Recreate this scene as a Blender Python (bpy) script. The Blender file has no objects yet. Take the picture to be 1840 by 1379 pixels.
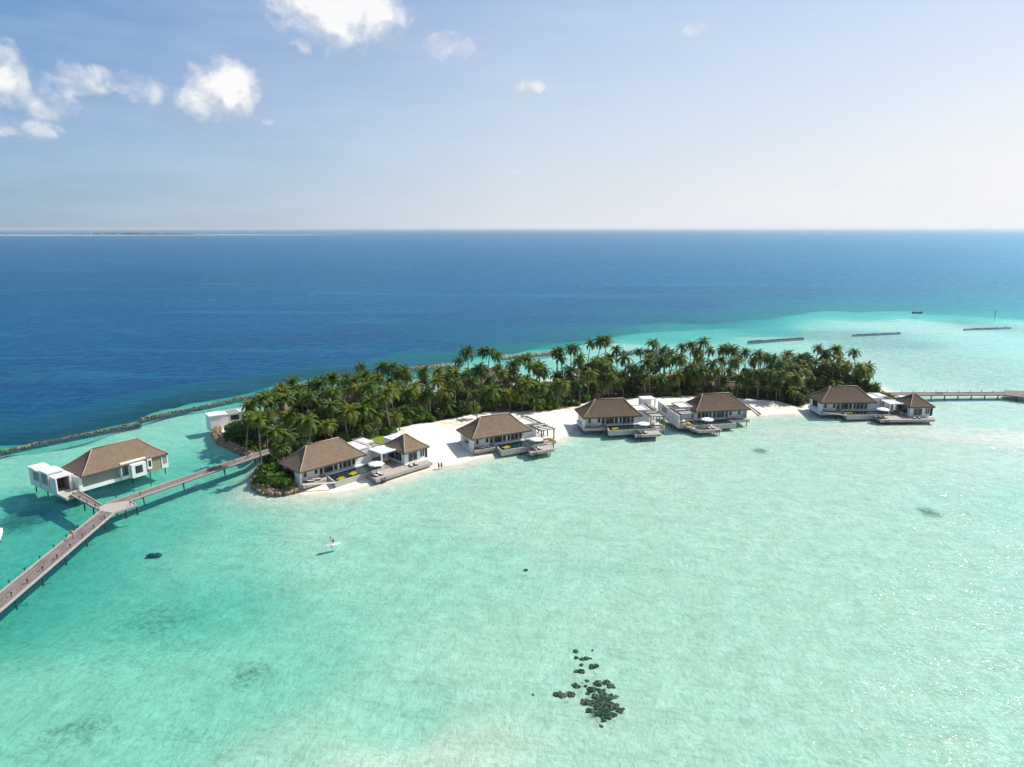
import bpy, math, random
import numpy as np
R = math.radians
rnd = random.Random(7)
scene = bpy.context.scene
COL = scene.collection

# ------------------------------------------------------------------ camera maths
CAM_H = 55.0; FPX = 1250.0; PITCH = math.atan((689.5 - 411) / FPX)
def at(x, y, z=0.0):
    """ground point (at height z) seen at photograph pixel x, y"""
    u = (x - 920) / FPX; v = (y - 689.5) / FPX
    dx, dy, dz = u, math.cos(PITCH) - v * math.sin(PITCH), -math.sin(PITCH) - v * math.cos(PITCH)
    t = (CAM_H - z) / -dz
    return np.array([dx * t, dy * t])
def at3(x, y, z=0.0):
    p = at(x, y, z); return (float(p[0]), float(p[1]), z)
SUN_AZ, SUN_EL = R(62), R(47)          # clockwise from the view direction (+Y)

# ------------------------------------------------------------------ object helpers
def tag(o, label=None, cat=None, group=None, kind=None):
    if label: o['label'] = label
    if cat: o['category'] = cat
    if group: o['group'] = group
    if kind: o['kind'] = kind
    return o
def empty(name, loc=(0, 0, 0), rz=0.0, label=None, cat=None, group=None):
    o = bpy.data.objects.new(name, None); COL.objects.link(o)
    o.location = loc; o.rotation_euler = (0, 0, rz); o.empty_display_size = .3
    return tag(o, label, cat, group)
def link(name, me, parent=None, loc=(0, 0, 0), rz=0.0, sc=(1, 1, 1)):
    o = bpy.data.objects.new(name, me); COL.objects.link(o)
    o.location = loc; o.rotation_euler = (0, 0, rz); o.scale = sc
    if parent: o.parent = parent
    return o
def copy_tree(o, parent=None):
    c = o.copy(); COL.objects.link(c); c.parent = parent
    for ch in list(o.children): copy_tree(ch, c)
    return c

class MB:
    def __init__(s, mirror=None): s.v = []; s.f = []; s.mi = []; s.m = 0; s.mirror = mirror
    def add(s, vs, fs):
        b = len(s.v)
        if s.mirror is not None:
            vs = [(s.mirror - p[0], p[1], p[2]) for p in vs]; fs = [tuple(reversed(f)) for f in fs]
        s.v += [tuple(map(float, p)) for p in vs]
        s.f += [tuple(b + i for i in f) for f in fs]; s.mi += [s.m] * len(fs)
        return s
    def box(s, x0, y0, z0, x1, y1, z1):
        if x0 > x1: x0, x1 = x1, x0
        if y0 > y1: y0, y1 = y1, y0
        if z0 > z1: z0, z1 = z1, z0
        return s.add([(x0, y0, z0), (x1, y0, z0), (x1, y1, z0), (x0, y1, z0), (x0, y0, z1), (x1, y0, z1), (x1, y1, z1), (x0, y1, z1)],
                     [(0, 3, 2, 1), (4, 5, 6, 7), (0, 1, 5, 4), (1, 2, 6, 5), (2, 3, 7, 6), (3, 0, 4, 7)])
    def prism(s, poly, z0, z1):
        n = len(poly); ar = sum(poly[i][0] * poly[(i + 1) % n][1] - poly[(i + 1) % n][0] * poly[i][1] for i in range(n))
        if ar < 0: poly = list(reversed(poly))
        vs = [(p[0], p[1], z0) for p in poly] + [(p[0], p[1], z1) for p in poly]
        fs = [tuple(range(n - 1, -1, -1)), tuple(range(n, 2 * n))]
        fs += [(i, (i + 1) % n, n + (i + 1) % n, n + i) for i in range(n)]
        return s.add(vs, fs)
    def tube(s, pts, rads, n=6, cap=True):
        pts = [np.array(p, float) for p in pts]
        if not hasattr(rads, '__len__'): rads = [rads] * len(pts)
        vs = []; fs = []
        for i, p in enumerate(pts):
            t = pts[min(i + 1, len(pts) - 1)] - pts[max(i - 1, 0)]; t /= (np.linalg.norm(t) + 1e-9)
            a = np.array([0, 0, 1.]) if abs(t[2]) < .9 else np.array([1., 0, 0])
            e1 = np.cross(t, a); e1 /= np.linalg.norm(e1); e2 = np.cross(t, e1)
            for k in range(n):
                w = 2 * math.pi * k / n
                vs.append(p + rads[i] * (math.cos(w) * e1 + math.sin(w) * e2))
        for i in range(len(pts) - 1):
            for k in range(n):
                a, b = i * n + k, i * n + (k + 1) % n
                fs.append((a, a + n, b + n, b))
        if cap:
            fs.append(tuple(range(n))); fs.append(tuple(range((len(pts) - 1) * n + n - 1, (len(pts) - 1) * n - 1, -1)))
        return s.add(vs, fs)
    def lathe(s, prof, n=16, c=(0, 0, 0)):
        vs = []; fs = []
        for (r, z) in prof:
            for k in range(n):
                w = 2 * math.pi * k / n; vs.append((c[0] + r * math.cos(w), c[1] + r * math.sin(w), c[2] + z))
        for i in range(len(prof) - 1):
            for k in range(n):
                a, b = i * n + k, i * n + (k + 1) % n; fs.append((a, b, b + n, a + n))
        return s.add(vs, fs)
    def blob(s, c, r, jit=.15, seed=0, nu=8, nv=5, flat=1.0):
        q = random.Random(seed); vs = []; fs = []
        for i in range(nv + 1):
            th = math.pi * i / nv
            for k in range(nu):
                w = 2 * math.pi * k / nu; j = 1 + q.uniform(-jit, jit)
                vs.append((c[0] + r * j * math.sin(th) * math.cos(w), c[1] + r * j * math.sin(th) * math.sin(w), c[2] + flat * r * j * math.cos(th)))
        for i in range(nv):
            for k in range(nu):
                a, b = i * nu + k, i * nu + (k + 1) % nu; fs.append((a, a + nu, b + nu, b))
        return s.add(vs, fs)
    def mesh(s, name, mats, smooth=False):
        me = bpy.data.meshes.new(name); me.from_pydata(s.v, [], s.f)
        if not isinstance(mats, (list, tuple)): mats = [mats]
        for m in mats: me.materials.append(m)
        if len(mats) > 1: me.polygons.foreach_set('material_index', s.mi)
        if smooth: me.polygons.foreach_set('use_smooth', [True] * len(me.polygons))
        me.update(); return me
    def build(s, name, mats, parent=None, smooth=False, loc=(0, 0, 0), rz=0.0):
        return link(name, s.mesh(name, mats, smooth), parent, loc, rz)

# ------------------------------------------------------------------ materials
class NT:
    def __init__(s, tree): s.t = tree; s.L = tree.links
    def n(s, typ, **kw):
        nd = s.t.nodes.new(typ)
        for k, v in kw.items():
            if k == 'inp':
                for i, val in v.items():
                    if isinstance(val, bpy.types.NodeSocket): s.L.new(val, nd.inputs[i])
                    else: nd.inputs[i].default_value = val
            else: setattr(nd, k, v)
        return nd
    def math(s, op, a, b=None, c=None, clamp=False):
        nd = s.n('ShaderNodeMath', operation=op, use_clamp=clamp)
        for i, val in enumerate((a, b, c)):
            if val is None: continue
            if isinstance(val, bpy.types.NodeSocket): s.L.new(val, nd.inputs[i])
            else: nd.inputs[i].default_value = val
        return nd.outputs[0]
    def mix(s, fac, a, b, blend='MIX'):
        nd = s.n('ShaderNodeMix', data_type='RGBA', blend_type=blend)
        for i, val in ((0, fac), (6, a), (7, b)):
            if isinstance(val, bpy.types.NodeSocket): s.L.new(val, nd.inputs[i])
            else: nd.inputs[i].default_value = val if i == 0 else (tuple(val) + (1,) if len(val) == 3 else val)
        return nd.outputs[2]
    def ramp(s, fac, stops, interp='LINEAR'):
        nd = s.n('ShaderNodeValToRGB'); cr = nd.color_ramp; cr.interpolation = interp
        while len(cr.elements) < len(stops): cr.elements.new(.5)
        for e, (p, c) in zip(cr.elements, stops):
            e.position = p; e.color = (c, c, c, 1) if not hasattr(c, '__len__') else tuple(c) + (1,)
        s.L.new(fac, nd.inputs[0]); return nd.outputs[0]
    def noise(s, vec, scale, detail=4, rough=.55, dist=0.0, dims='3D'):
        nd = s.n('ShaderNodeTexNoise', noise_dimensions=dims)
        if vec is not None: s.L.new(vec, nd.inputs['Vector'])
        nd.inputs['Scale'].default_value = scale; nd.inputs['Detail'].default_value = detail
        nd.inputs['Roughness'].default_value = rough; nd.inputs['Distortion'].default_value = dist
        return nd.outputs[0]
    def mapping(s, vec, scale=(1, 1, 1), rot=(0, 0, 0)):
        nd = s.n('ShaderNodeMapping'); s.L.new(vec, nd.inputs[0])
        nd.inputs['Scale'].default_value = scale; nd.inputs['Rotation'].default_value = rot
        return nd.outputs[0]
def newmat(name):
    m = bpy.data.materials.new(name); m.use_nodes = True; t = NT(m.node_tree)
    t.t.nodes.clear(); out = t.n('ShaderNodeOutputMaterial'); return m, t, out
def pbr(name, col, rough=.6, var=.0, scale=3.0, spec=.3, col2=None, bump=0.0, stretch=(1, 1, 1), coords='Object', island=0.0):
    m, t, out = newmat(name)
    b = t.n('ShaderNodeBsdfPrincipled'); b.inputs['Roughness'].default_value = rough
    b.inputs['Specular IOR Level'].default_value = spec
    t.L.new(b.outputs[0], out.inputs[0])
    c2 = col2 or tuple(max(0, c * (1 - var)) for c in col)
    tc = t.n('ShaderNodeTexCoord').outputs[coords]
    v = t.mapping(tc, stretch)
    nz = t.noise(v, scale, 6, .65)
    k = t.ramp(nz, [(.32, 0.0), (.68, 1.0)])
    c = t.mix(k, c2, col)
    t.L.new(c, b.inputs['Base Color'])
    if bump:
        bp = t.n('ShaderNodeBump', inp={'Strength': bump, 'Distance': .1, 'Height': nz}); t.L.new(bp.outputs[0], b.inputs['Normal'])
    return m
M = {}
M['white'] = pbr('white_render', (.80, .79, .76), .6, .10, .7)
M['offwhite'] = pbr('weathered_white_roof', (.70, .68, .64), .7, .25, .5)
M['greywall'] = pbr('grey_panel_wall', (.31, .31, .28), .6, .18, 1.2, stretch=(3, 3, .3))
M['tan'] = pbr('tan_plaster', (.34, .28, .20), .7, .15, 1)
M['deck'] = pbr('weathered_timber_deck', (.46, .40, .36), .75, .28, 2.2, stretch=(1, 6, 1))
M['deckdark'] = pbr('grey_stone_deck', (.26, .24, .23), .7, .2, 1.5)
M['timber'] = pbr('grey_timber_beam', (.24, .20, .17), .7, .3, 3, stretch=(1, 1, .3))
M['pile'] = pbr('dark_wet_pile', (.06, .06, .06), .5, .4, 3)
M['concrete'] = pbr('pale_concrete_edge', (.48, .45, .40), .75, .2, 1.3)
M['frame'] = pbr('white_window_frame', (.66, .67, .68), .4, .05, 1)
M['shade_dark'] = pbr('portal_shade_dark', (.05, .05, .05), .5, .2, 2)  # near-black tone, stands in for the shade inside the entrance portal
M['jetty'] = None
M['yellow'] = pbr('yellow_vinyl', (.72, .56, .03), .45, .06, 2)
M['orange'] = pbr('orange_plastic', (.75, .26, .03), .45, .08, 2)
M['canvas'] = pbr('white_canvas', (.84, .82, .78), .8, .04, 1)
M['cushion'] = pbr('beige_cushion', (.55, .50, .45), .85, .1, 2)
M['wicker'] = pbr('dark_wicker', (.11, .075, .055), .7, .3, 9)
M['skin'] = pbr('skin', (.52, .29, .20), .55, .05, 4)
M['skindark'] = pbr('tanned_skin', (.30, .16, .10), .55, .05, 4)
M['hair'] = pbr('dark_hair', (.02, .015, .012), .5, .2, 9)
M['shorts'] = pbr('dark_shorts', (.03, .035, .045), .8, .1, 6)
M['redcloth'] = pbr('red_cloth', (.50, .09, .10), .8, .1, 6)
M['board'] = pbr('white_board', (.86, .86, .84), .3, .03, 1)
M['metal'] = pbr('dark_metal', (.04, .04, .045), .4, .2, 4)
M['reedwall'] = pbr('reed_wall', (.16, .12, .09), .8, .4, 3, stretch=(6, 6, .3))
M['trunk'] = pbr('palm_bark', (.24, .20, .16), .85, .35, 2.5, stretch=(1, 1, 5), bump=.4)
M['wood'] = pbr('tree_bark', (.12, .09, .06), .85, .35, 2.5, bump=.4)
M['rock'] = pbr('pale_coral_rock', (.36, .27, .18), .85, .66, 1.1, bump=.6)
M['darkrock'] = pbr('wet_dark_rock', (.17, .13, .075), .8, .7, 1.3, bump=.6)
def coralmat():
    m, t, out = newmat('coral_growth'); b = t.n('ShaderNodeBsdfPrincipled'); b.inputs['Roughness'].default_value = .95; b.inputs['Specular IOR Level'].default_value = .05
    g = t.n('ShaderNodeNewGeometry').outputs['Position']; n1 = t.noise(g, .8, 4, .6); n2 = t.noise(g, 3.2, 5, .7)
    c = t.mix(t.ramp(n1, [(.35, 0.), (.65, 1.)]), (.060, .095, .055), (.23, .17, .09))
    c = t.mix(t.ramp(n2, [(.40, 1.), (.56, 0.)]), c, (.012, .022, .018))
    c = t.mix(t.ramp(n2, [(.60, 0.), (.74, .7)]), c, (.34, .32, .20))
    t.L.new(c, b.inputs['Base Color']); t.L.new(b.outputs[0], out.inputs[0]); return m
M['coral'] = coralmat()

def thatch(name='thatch_roof', g=1.0):
    m, t, out = newmat(name)
    b = t.n('ShaderNodeBsdfPrincipled'); b.inputs['Roughness'].default_value = .9; b.inputs['Specular IOR Level'].default_value = .15
    t.L.new(b.outputs[0], out.inputs[0])
    tc = t.n('ShaderNodeTexCoord').outputs['Object']
    n1 = t.noise(tc, 1.1, 5, .6); n2 = t.noise(t.mapping(tc, (5, 5, 1.2)), 2.6, 4, .7)
    sep = t.n('ShaderNodeSeparateXYZ'); t.L.new(tc, sep.inputs[0])
    lay = t.math('ADD', t.math('MULTIPLY', sep.outputs[2], 2.1), t.math('MULTIPLY', n1, 1.0))
    band = t.math('FRACT', lay)
    oi = t.n('ShaderNodeObjectInfo').outputs['Random']
    k = t.ramp(n2, [(.3, 0.0), (.72, 1.0)])
    c = t.mix(k, (.085, .060, .042), (.33, .235, .155))
    c = t.mix(t.math('MULTIPLY', t.ramp(band, [(.0, 1.0), (.18, 0.0)]), .65), c, (.065, .045, .034))
    c = t.mix(t.ramp(n1, [(.5, 0.0), (.8, .40)]), c, (.36, .28, .20))
    c = t.mix(t.math('MULTIPLY', oi, .22), c, (.16, .12, .10))
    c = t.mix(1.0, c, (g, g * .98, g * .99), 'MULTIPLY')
    t.L.new(c, b.inputs['Base Color'])
    bp = t.n('ShaderNodeBump', inp={'Strength': .7, 'Distance': .12, 'Height': n2}); t.L.new(bp.outputs[0], b.inputs['Normal'])
    return m
M['thatch'] = thatch(); M['thatch_dark'] = thatch('darker_thatch', .66)  # second copy of the thatch in a darker overall tone
M['hip'] = pbr('thatch_ridge_cap', (.42, .31, .24), .85, .3, 3)

def leafmat(name, a, bcol, dead=False):
    m, t, out = newmat(name)
    tc = t.n('ShaderNodeTexCoord').outputs['Object']
    oi = t.n('ShaderNodeObjectInfo').outputs['Random']
    nz = t.noise(tc, .9, 3, .6); n2 = t.noise(tc, 4.0, 2, .5)
    c = t.mix(t.ramp(nz, [(.35, 0.), (.68, 1.)]), a, bcol)
    c = t.mix(t.math('MULTIPLY', t.ramp(n2, [(.4, 0.), (.75, 1.)]), .4), c, tuple(min(1, x * 1.5) for x in bcol))
    c = t.mix(t.math('MULTIPLY', oi, .45), c, tuple(x * .62 for x in a))
    d = t.n('ShaderNodeBsdfPrincipled'); d.inputs['Roughness'].default_value = .5; d.inputs['Specular IOR Level'].default_value = .22
    t.L.new(c, d.inputs['Base Color'])
    tr = t.n('ShaderNodeBsdfTranslucent'); t.L.new(t.mix(.55, c, (c_ := tuple(min(1, x * 1.6) for x in bcol))), tr.inputs[0])
    ms = t.n('ShaderNodeMixShader'); ms.inputs[0].default_value = .34
    t.L.new(d.outputs[0], ms.inputs[1]); t.L.new(tr.outputs[0], ms.inputs[2]); t.L.new(ms.outputs[0], out.inputs[0])
    return m
M['frond_dark'] = leafmat('dark_palm_frond', (.020, .052, .009), (.075, .142, .018))
M['frond_mid'] = leafmat('green_palm_frond', (.036, .076, .009), (.135, .200, .020))
M['frond_yellow'] = leafmat('yellowish_palm_frond', (.085, .125, .010), (.215, .245, .020))
M['frond_dead'] = leafmat('brown_dead_frond', (.16, .11, .06), (.26, .19, .11))
M['leaf'] = leafmat('shrub_leaf', (.038, .085, .008), (.105, .195, .018))
M['leafdark'] = leafmat('dark_thicket_leaf', (.022, .042, .010), (.060, .090, .018))
M['leaflight'] = leafmat('pale_shrub_leaf', (.075, .115, .020), (.170, .210, .040))

def glassmat():
    m, t, out = newmat('dark_window_glass')
    b = t.n('ShaderNodeBsdfPrincipled'); b.inputs['Roughness'].default_value = .06; b.inputs['Specular IOR Level'].default_value = .6
    tc = t.n('ShaderNodeTexCoord').outputs['Object']
    c = t.mix(t.ramp(t.noise(t.mapping(tc, (1.5, 1.5, .2)), 1.3, 3), [(.45, 0.), (.6, 1.)]), (.015, .02, .022), (.07, .08, .085))
    t.L.new(c, b.inputs['Base Color']); t.L.new(b.outputs[0], out.inputs[0]); return m
M['glass'] = glassmat()
def poolmat():
    m, t, out = newmat('dark_pool_water')
    b = t.n('ShaderNodeBsdfPrincipled'); b.inputs['Roughness'].default_value = .05; b.inputs['Specular IOR Level'].default_value = .4
    tc = t.n('ShaderNodeTexCoord').outputs['Object']
    nz = t.noise(t.mapping(tc, (.5, 1.2, 1)), 1.3, 5, .65)
    c = t.mix(t.ramp(nz, [(.42, 0.), (.66, 1.)]), (.003, .018, .017), (.013, .062, .052))
    t.L.new(c, b.inputs['Base Color'])
    bp = t.n('ShaderNodeBump', inp={'Strength': .25, 'Distance': .05, 'Height': t.noise(tc, 5, 3)}); t.L.new(bp.outputs[0], b.inputs['Normal'])
    t.L.new(b.outputs[0], out.inputs[0]); return m
M['pool'] = poolmat()
M['tile'] = pbr('black_pool_tile', (.012, .014, .015), .3, .3, 3)

def jettymat():
    m, t, out = newmat('boardwalk_planks')
    b = t.n('ShaderNodeBsdfPrincipled'); b.inputs['Roughness'].default_value = .8; b.inputs['Specular IOR Level'].default_value = .2
    t.L.new(b.outputs[0], out.inputs[0])
    uv = t.n('ShaderNodeUVMap').outputs[0]
    sep = t.n('ShaderNodeSeparateXYZ'); t.L.new(uv, sep.inputs[0])
    plank = t.math('FRACT', t.math('MULTIPLY', sep.outputs[0], 1 / .28))
    pid = t.n('ShaderNodeTexWhiteNoise', noise_dimensions='1D')
    t.L.new(t.math('FLOOR', t.math('MULTIPLY', sep.outputs[0], 1 / .28)), pid.inputs['W'])
    nz = t.noise(t.mapping(uv, (.12, 1.4, 1)), 2.2, 5, .6)
    c = t.mix(t.ramp(nz, [(.35, 0.), (.65, 1.)]), (.105, .082, .072), (.24, .195, .175))
    c = t.mix(t.math('MULTIPLY', pid.outputs[0], .35), c, (.28, .24, .215))
    c = t.mix(t.ramp(plank, [(.0, .8), (.10, 0.)]), c, (.07, .06, .055))
    t.L.new(c, b.inputs['Base Color']); return m
M['jetty'] = jettymat()
M['kerb'] = pbr('pale_timber_kerb', (.42, .36, .33), .75, .2, 2)

# ------------------------------------------------------------------ terrain
def P(lst, z=0.0): return [tuple(at(x, y, z)) for x, y in lst]
COAST = P([(458, 866), (474, 886), (545, 893), (620, 884), (690, 868), (750, 852), (800, 838), (850, 827), (900, 813), (1000, 792),
           (1036, 772), (1100, 752), (1180, 743), (1215, 744), (1260, 747), (1350, 748), (1400, 746), (1455, 743), (1472, 730), (1560, 725), (1612, 716),
           (1596, 702), (1560, 690), (1500, 678), (1400, 671), (1250, 670), (1100, 674), (1000, 682), (860, 693), (760, 702), (650, 716), (540, 733), (470, 748),
           (430, 762), (389, 772), (396, 794), (430, 808), (462, 819), (474, 828)])
def sdist(px, py, poly):
    """signed distance to polygon, positive inside"""
    poly = np.array(poly); n = len(poly); d = np.full(px.shape, 1e12); ins = np.zeros(px.shape, bool)
    for i in range(n):
        a = poly[i]; b = poly[(i + 1) % n]; e = b - a
        wx = px - a[0]; wy = py - a[1]
        t = np.clip((wx * e[0] + wy * e[1]) / (e @ e), 0, 1)
        d = np.minimum(d, (wx - t * e[0]) ** 2 + (wy - t * e[1]) ** 2)
        c = ((a[1] <= py) & (b[1] > py)) | ((b[1] <= py) & (a[1] > py))
        with np.errstate(divide='ignore', invalid='ignore'):
            xi = a[0] + (py - a[1]) / (b[1] - a[1] if b[1] != a[1] else 1e-9) * e[0]
        ins ^= c & (px < xi)
    return np.where(ins, 1, -1) * np.sqrt(d)
CTRL = [(0,1100,4.6),(100,1250,2.5),(300,1100,3.4),(400,950,2.6),(300,950,3.6),(100,1000,4.6),(300,870,3.4),(60,930,4.4),(50,850,2.4),(350,750,2.1),
(200,785,2.1),(0,838,2.4),(20,900,4.0),(450,1250,2.5),(250,1379,2.4),(480,1376,1.5),(650,1379,.75),(800,1360,.75),(700,1290,1.8),(920,1200,1.35),(700,1000,1.7),(600,930,1.5),
(900,900,1.15),(1200,850,.95),(1200,1100,1.25),(1400,950,1.1),(1500,830,.95),(1700,770,.5),(1600,820,.8),(1750,781,.10),(1700,774,.3),(1800,792,.08),(1840,797,.08),(1830,830,.7),(1740,745,.8),(1800,900,1.2),(1830,1150,1.15),
(1600,1250,1.2),(1300,1370,1.25),(1050,1379,1.2),(1700,660,.85),(1600,640,.9),(1800,650,1.1),(1500,600,1.1),(1700,590,1.0),(1840,600,1.2),(1400,602,1.4),(1840,552,6.2),(1600,562,4.2),
(1350,588,4.8),(1150,622,1.5),(1200,600,4.),(1250,570,6.5),(1000,605,6.5),(900,628,4),(830,645,4),(700,652,6),(600,676,4.4),(500,690,5.2),(400,703,6.2),(300,715,10),(200,742,6.5),(100,768,6.2),(0,800,6),
(0,740,15),(100,705,24),(300,680,24),(450,660,24),(600,636,24),(750,618,22),(900,600,12),(1000,572,15),(1200,545,20),(1400,543,10),(1600,532,9),(1840,515,9),
(0,600,40),(300,600,40),(600,560,40),(900,530,40),(1200,500,36),(1500,495,26),(1840,482,24),(0,450,45),(400,450,45),(900,450,45),(1400,450,40),(1840,445,38),(0,425,45),(900,425,45),(1840,425,45),
(250,784,2.1),(330,755,2.2),(440,732,1.9),(560,712,2.1),(300,733,4.8),(380,722,4.6),(200,757,4.8),(100,780,4.8),(20,800,4.8),(750,685,1.6),(900,655,2.0),(1050,640,1.6),(140,802,2.1),(40,822,2.4)]
CA = []
for x, y, d in CTRL:
    if d < 6: d *= .70
    p = at(x, y); CA.append((math.atan2(p[0], p[1]), math.log(np.hypot(*p)), d))
CA = np.array(CA)
def vnoise(x, y, s, seed=0):
    """smooth value noise"""
    x = x / s + 1000 + seed * 17.3; y = y / s + 1000 + seed * 31.7
    ix = np.floor(x).astype(np.int64); iy = np.floor(y).astype(np.int64); fx = x - ix; fy = y - iy
    fx = fx * fx * (3 - 2 * fx); fy = fy * fy * (3 - 2 * fy)
    def h(a, b):
        q = (a * 374761393 + b * 668265263 + seed * 974711) & 0x7fffffff
        q = ((q ^ (q >> 13)) * 1274126177) & 0x7fffffff
        return ((q ^ (q >> 16)) & 0xffff) / 65535.0
    return (h(ix, iy) * (1 - fx) + h(ix + 1, iy) * fx) * (1 - fy) + (h(ix, iy + 1) * (1 - fx) + h(ix + 1, iy + 1) * fx) * fy
def base_depth(x, y):
    az = np.arctan2(x, np.maximum(y, 1)); r = np.hypot(x, np.maximum(y, 30)); lr = np.log(np.maximum(r, 40))
    az = az + (vnoise(x, y, 26, 1) - .5) * .05; lr = lr + (vnoise(x, y, 30, 2) - .5) * .09 + (vnoise(x, y, 9, 3) - .5) * .03
    num = np.zeros(x.shape); den = np.zeros(x.shape)
    for a, l, d in CA:
        w = 1 / (((az - a) * 1.0) ** 2 + ((lr - l) * 1.25) ** 2 + 4e-4) ** 2.0
        num += w * math.log(d + .15); den += w
    return np.exp(num / den) - .15
FAR_REEF = [(-9600, 4600), (-6000, 4900), (-3200, 5400), (-1500, 6200), (-1250, 6900), (-2600, 7300), (-5200, 6900), (-9600, 6300)]
def terrain(x, y):
    dp = base_depth(x, y)
    s = sdist(x, y, COAST) + (vnoise(x, y, 7, 5) - .5) * 2.0
    land = np.minimum(.11 * s, 1.05 + .012 * np.minimum(s, 40)) + (vnoise(x, y, 4, 6) - .5) * .12 * np.clip(s / 4, 0, 1)
    out = np.clip(-s, 0, 1e9)
    k = np.clip(out / 17.0, 0, 1); k = k * k * (3 - 2 * k)
    steep = np.clip(1 - np.hypot((x + 75) / 26, (y - 172) / 40), 0, 1)      # rock-lined left tip drops off quickly
    k = np.clip(k + np.where(out > 0, np.clip(steep * 2, 0, 1) * np.clip(out / 4, 0, 1), 0), 0, 1)
    shore = -np.minimum(.11 * out, 1.0)
    z = np.where(s > 0, land, shore * (1 - k) - dp * k)
    z = np.minimum(z, np.where(s > 0, 9, -.03))
    if np.any(y > 4000):
        fr = sdist(x, y, FAR_REEF); z = np.where((y > 4000) & (fr > 0), -np.maximum(1.3, 3.6 - fr * .008), z)
    return np.maximum(z, -14), dp, s

def axis(lo, hi, step, far, ratio=1.22):
    a = list(np.arange(lo, hi + .01, step)); d = step; x = a[-1]
    while x < far: d *= ratio; x += d; a.append(x)
    return a
xs_r = axis(0, 232, 1.6, 60000); xs_l = axis(0, 200, 1.6, 60000)
XS = np.array([-v for v in reversed(xs_l[1:])] + xs_r)
ys = axis(40, 345, 1.6, 60000, 1.16)
ys = [v for v in ys if not 4500 < v < 7600] + list(np.arange(4500, 7601, 90)); ys += [20, 0, -40, -120, -400, -2000]
YS = np.array(sorted(ys))
GX, GY = np.meshgrid(XS, YS); TZ, DP, SD = terrain(GX, GY)
nx, ny = len(XS), len(YS)
def grid_mesh(name, Z, keep, mats, attrs=None):
    idx = np.arange(nx * ny).reshape(ny, nx)
    q = np.stack([idx[:-1, :-1], idx[:-1, 1:], idx[1:, 1:], idx[1:, :-1]], -1)[keep]
    used = np.unique(q); mp = np.full(nx * ny, -1); mp[used] = np.arange(len(used))
    co = np.stack([GX.ravel(), GY.ravel(), Z.ravel()], -1)[used]
    me = bpy.data.meshes.new(name); f = mp[q]
    me.vertices.add(len(co)); me.vertices.foreach_set('co', co.astype(np.float32).ravel())
    me.loops.add(f.size); me.loops.foreach_set('vertex_index', f.astype(np.int32).ravel())
    me.polygons.add(len(f)); me.polygons.foreach_set('loop_start', np.arange(0, f.size, 4, dtype=np.int32))
    for k, val in (attrs or {}).items():
        at_ = me.attributes.new(k, 'FLOAT', 'POINT'); at_.data.foreach_set('value', val.ravel()[used].astype(np.float32))
    me.polygons.foreach_set('use_smooth', [True] * len(f))
    me.materials.append(mats); me.update(calc_edges=True); me.validate()
    o = bpy.data.objects.new(name, me); COL.objects.link(o); return o

# --- seagrass / dark bottom amounts (photo pixels -> ground blobs)
GR = [(40,910,75,30,1.0),(150,1000,120,40,.35),(280,1090,150,55,.6),(450,1190,60,40,.75),(130,1290,130,55,.62),(330,1300,140,60,.4),(60,1180,90,40,.45),
      (250,1140,330,130,.40),(420,1340,110,36,.45),(700,1230,120,60,.12),(900,1025,40,12,.45),(945,1030,12,6,.6),(1365,806,22,7,1.0),(1670,915,30,12,.9),(1655,910,20,8,.8),(1690,925,12,6,.7),(1755,897,24,7,.45),
      (1078,1265,38,40,.95),(1018,1252,24,12,.7),(1148,848,14,5,.7),(1195,782,22,5,.5),(1500,592,280,13,.42),(1760,574,150,16,.42),(1340,604,120,9,.4),(1200,618,90,8,.35),(1680,645,320,75,.60),(1600,615,240,24,.72),(1500,600,300,20,.75),(1770,582,150,22,.72),(1620,603,60,6,.45),(1690,640,40,4,.5),(1720,655,40,4,.4),(1600,632,30,3,.5),(1730,678,24,3,.6),(1660,667,40,4,.4),(1800,690,50,4,.4),(1830,650,40,4,.4),(1770,640,40,4,.35),
      (1500,620,60,6,.35),(30,840,60,20,.35),(60,870,40,14,.5),(500,960,80,25,.25),(560,1080,140,50,.32),(750,1120,120,50,.25),(620,1200,140,40,.28)]
Gm = np.zeros(GX.shape)
for x, y, rx, ry, s in GR:
    c = at(x, y); ex = np.hypot(*(at(x + rx, y) - c)); ey = np.hypot(*(at(x, y - ry) - c))
    d = np.hypot((GX - c[0]) / ex, (GY - c[1]) / ey); Gm = np.maximum(Gm, s * np.clip(1.25 - d, 0, 1))
# vegetation region (land)
VEG = P([(459, 868), (480, 880), (520, 868), (520, 835), (600, 800), (668, 792), (690, 785), (705, 772), (760, 762), (800, 756), (850, 745), (905, 741), (948, 741), (960, 735),
         (1000, 738), (1040, 728), (1070, 720), (1150, 716), (1230, 712), (1320, 716), (1400, 722), (1436, 728), (1456, 722), (1470, 705), (1560, 708), (1605, 714),
         (1594, 703), (1556, 692), (1500, 681), (1400, 674), (1250, 673), (1100, 677), (1000, 685), (860, 696), (760, 705), (650, 719), (540, 736), (470, 752),
         (436, 764), (396, 774), (402, 790), (432, 804), (464, 816), (478, 830)], 1.2)
VS = sdist(GX, GY, VEG)
LAWN = P([(665, 792), (684, 783), (704, 784), (700, 797), (688, 800)], 1.2)
LW = sdist(GX, GY, LAWN)

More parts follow.
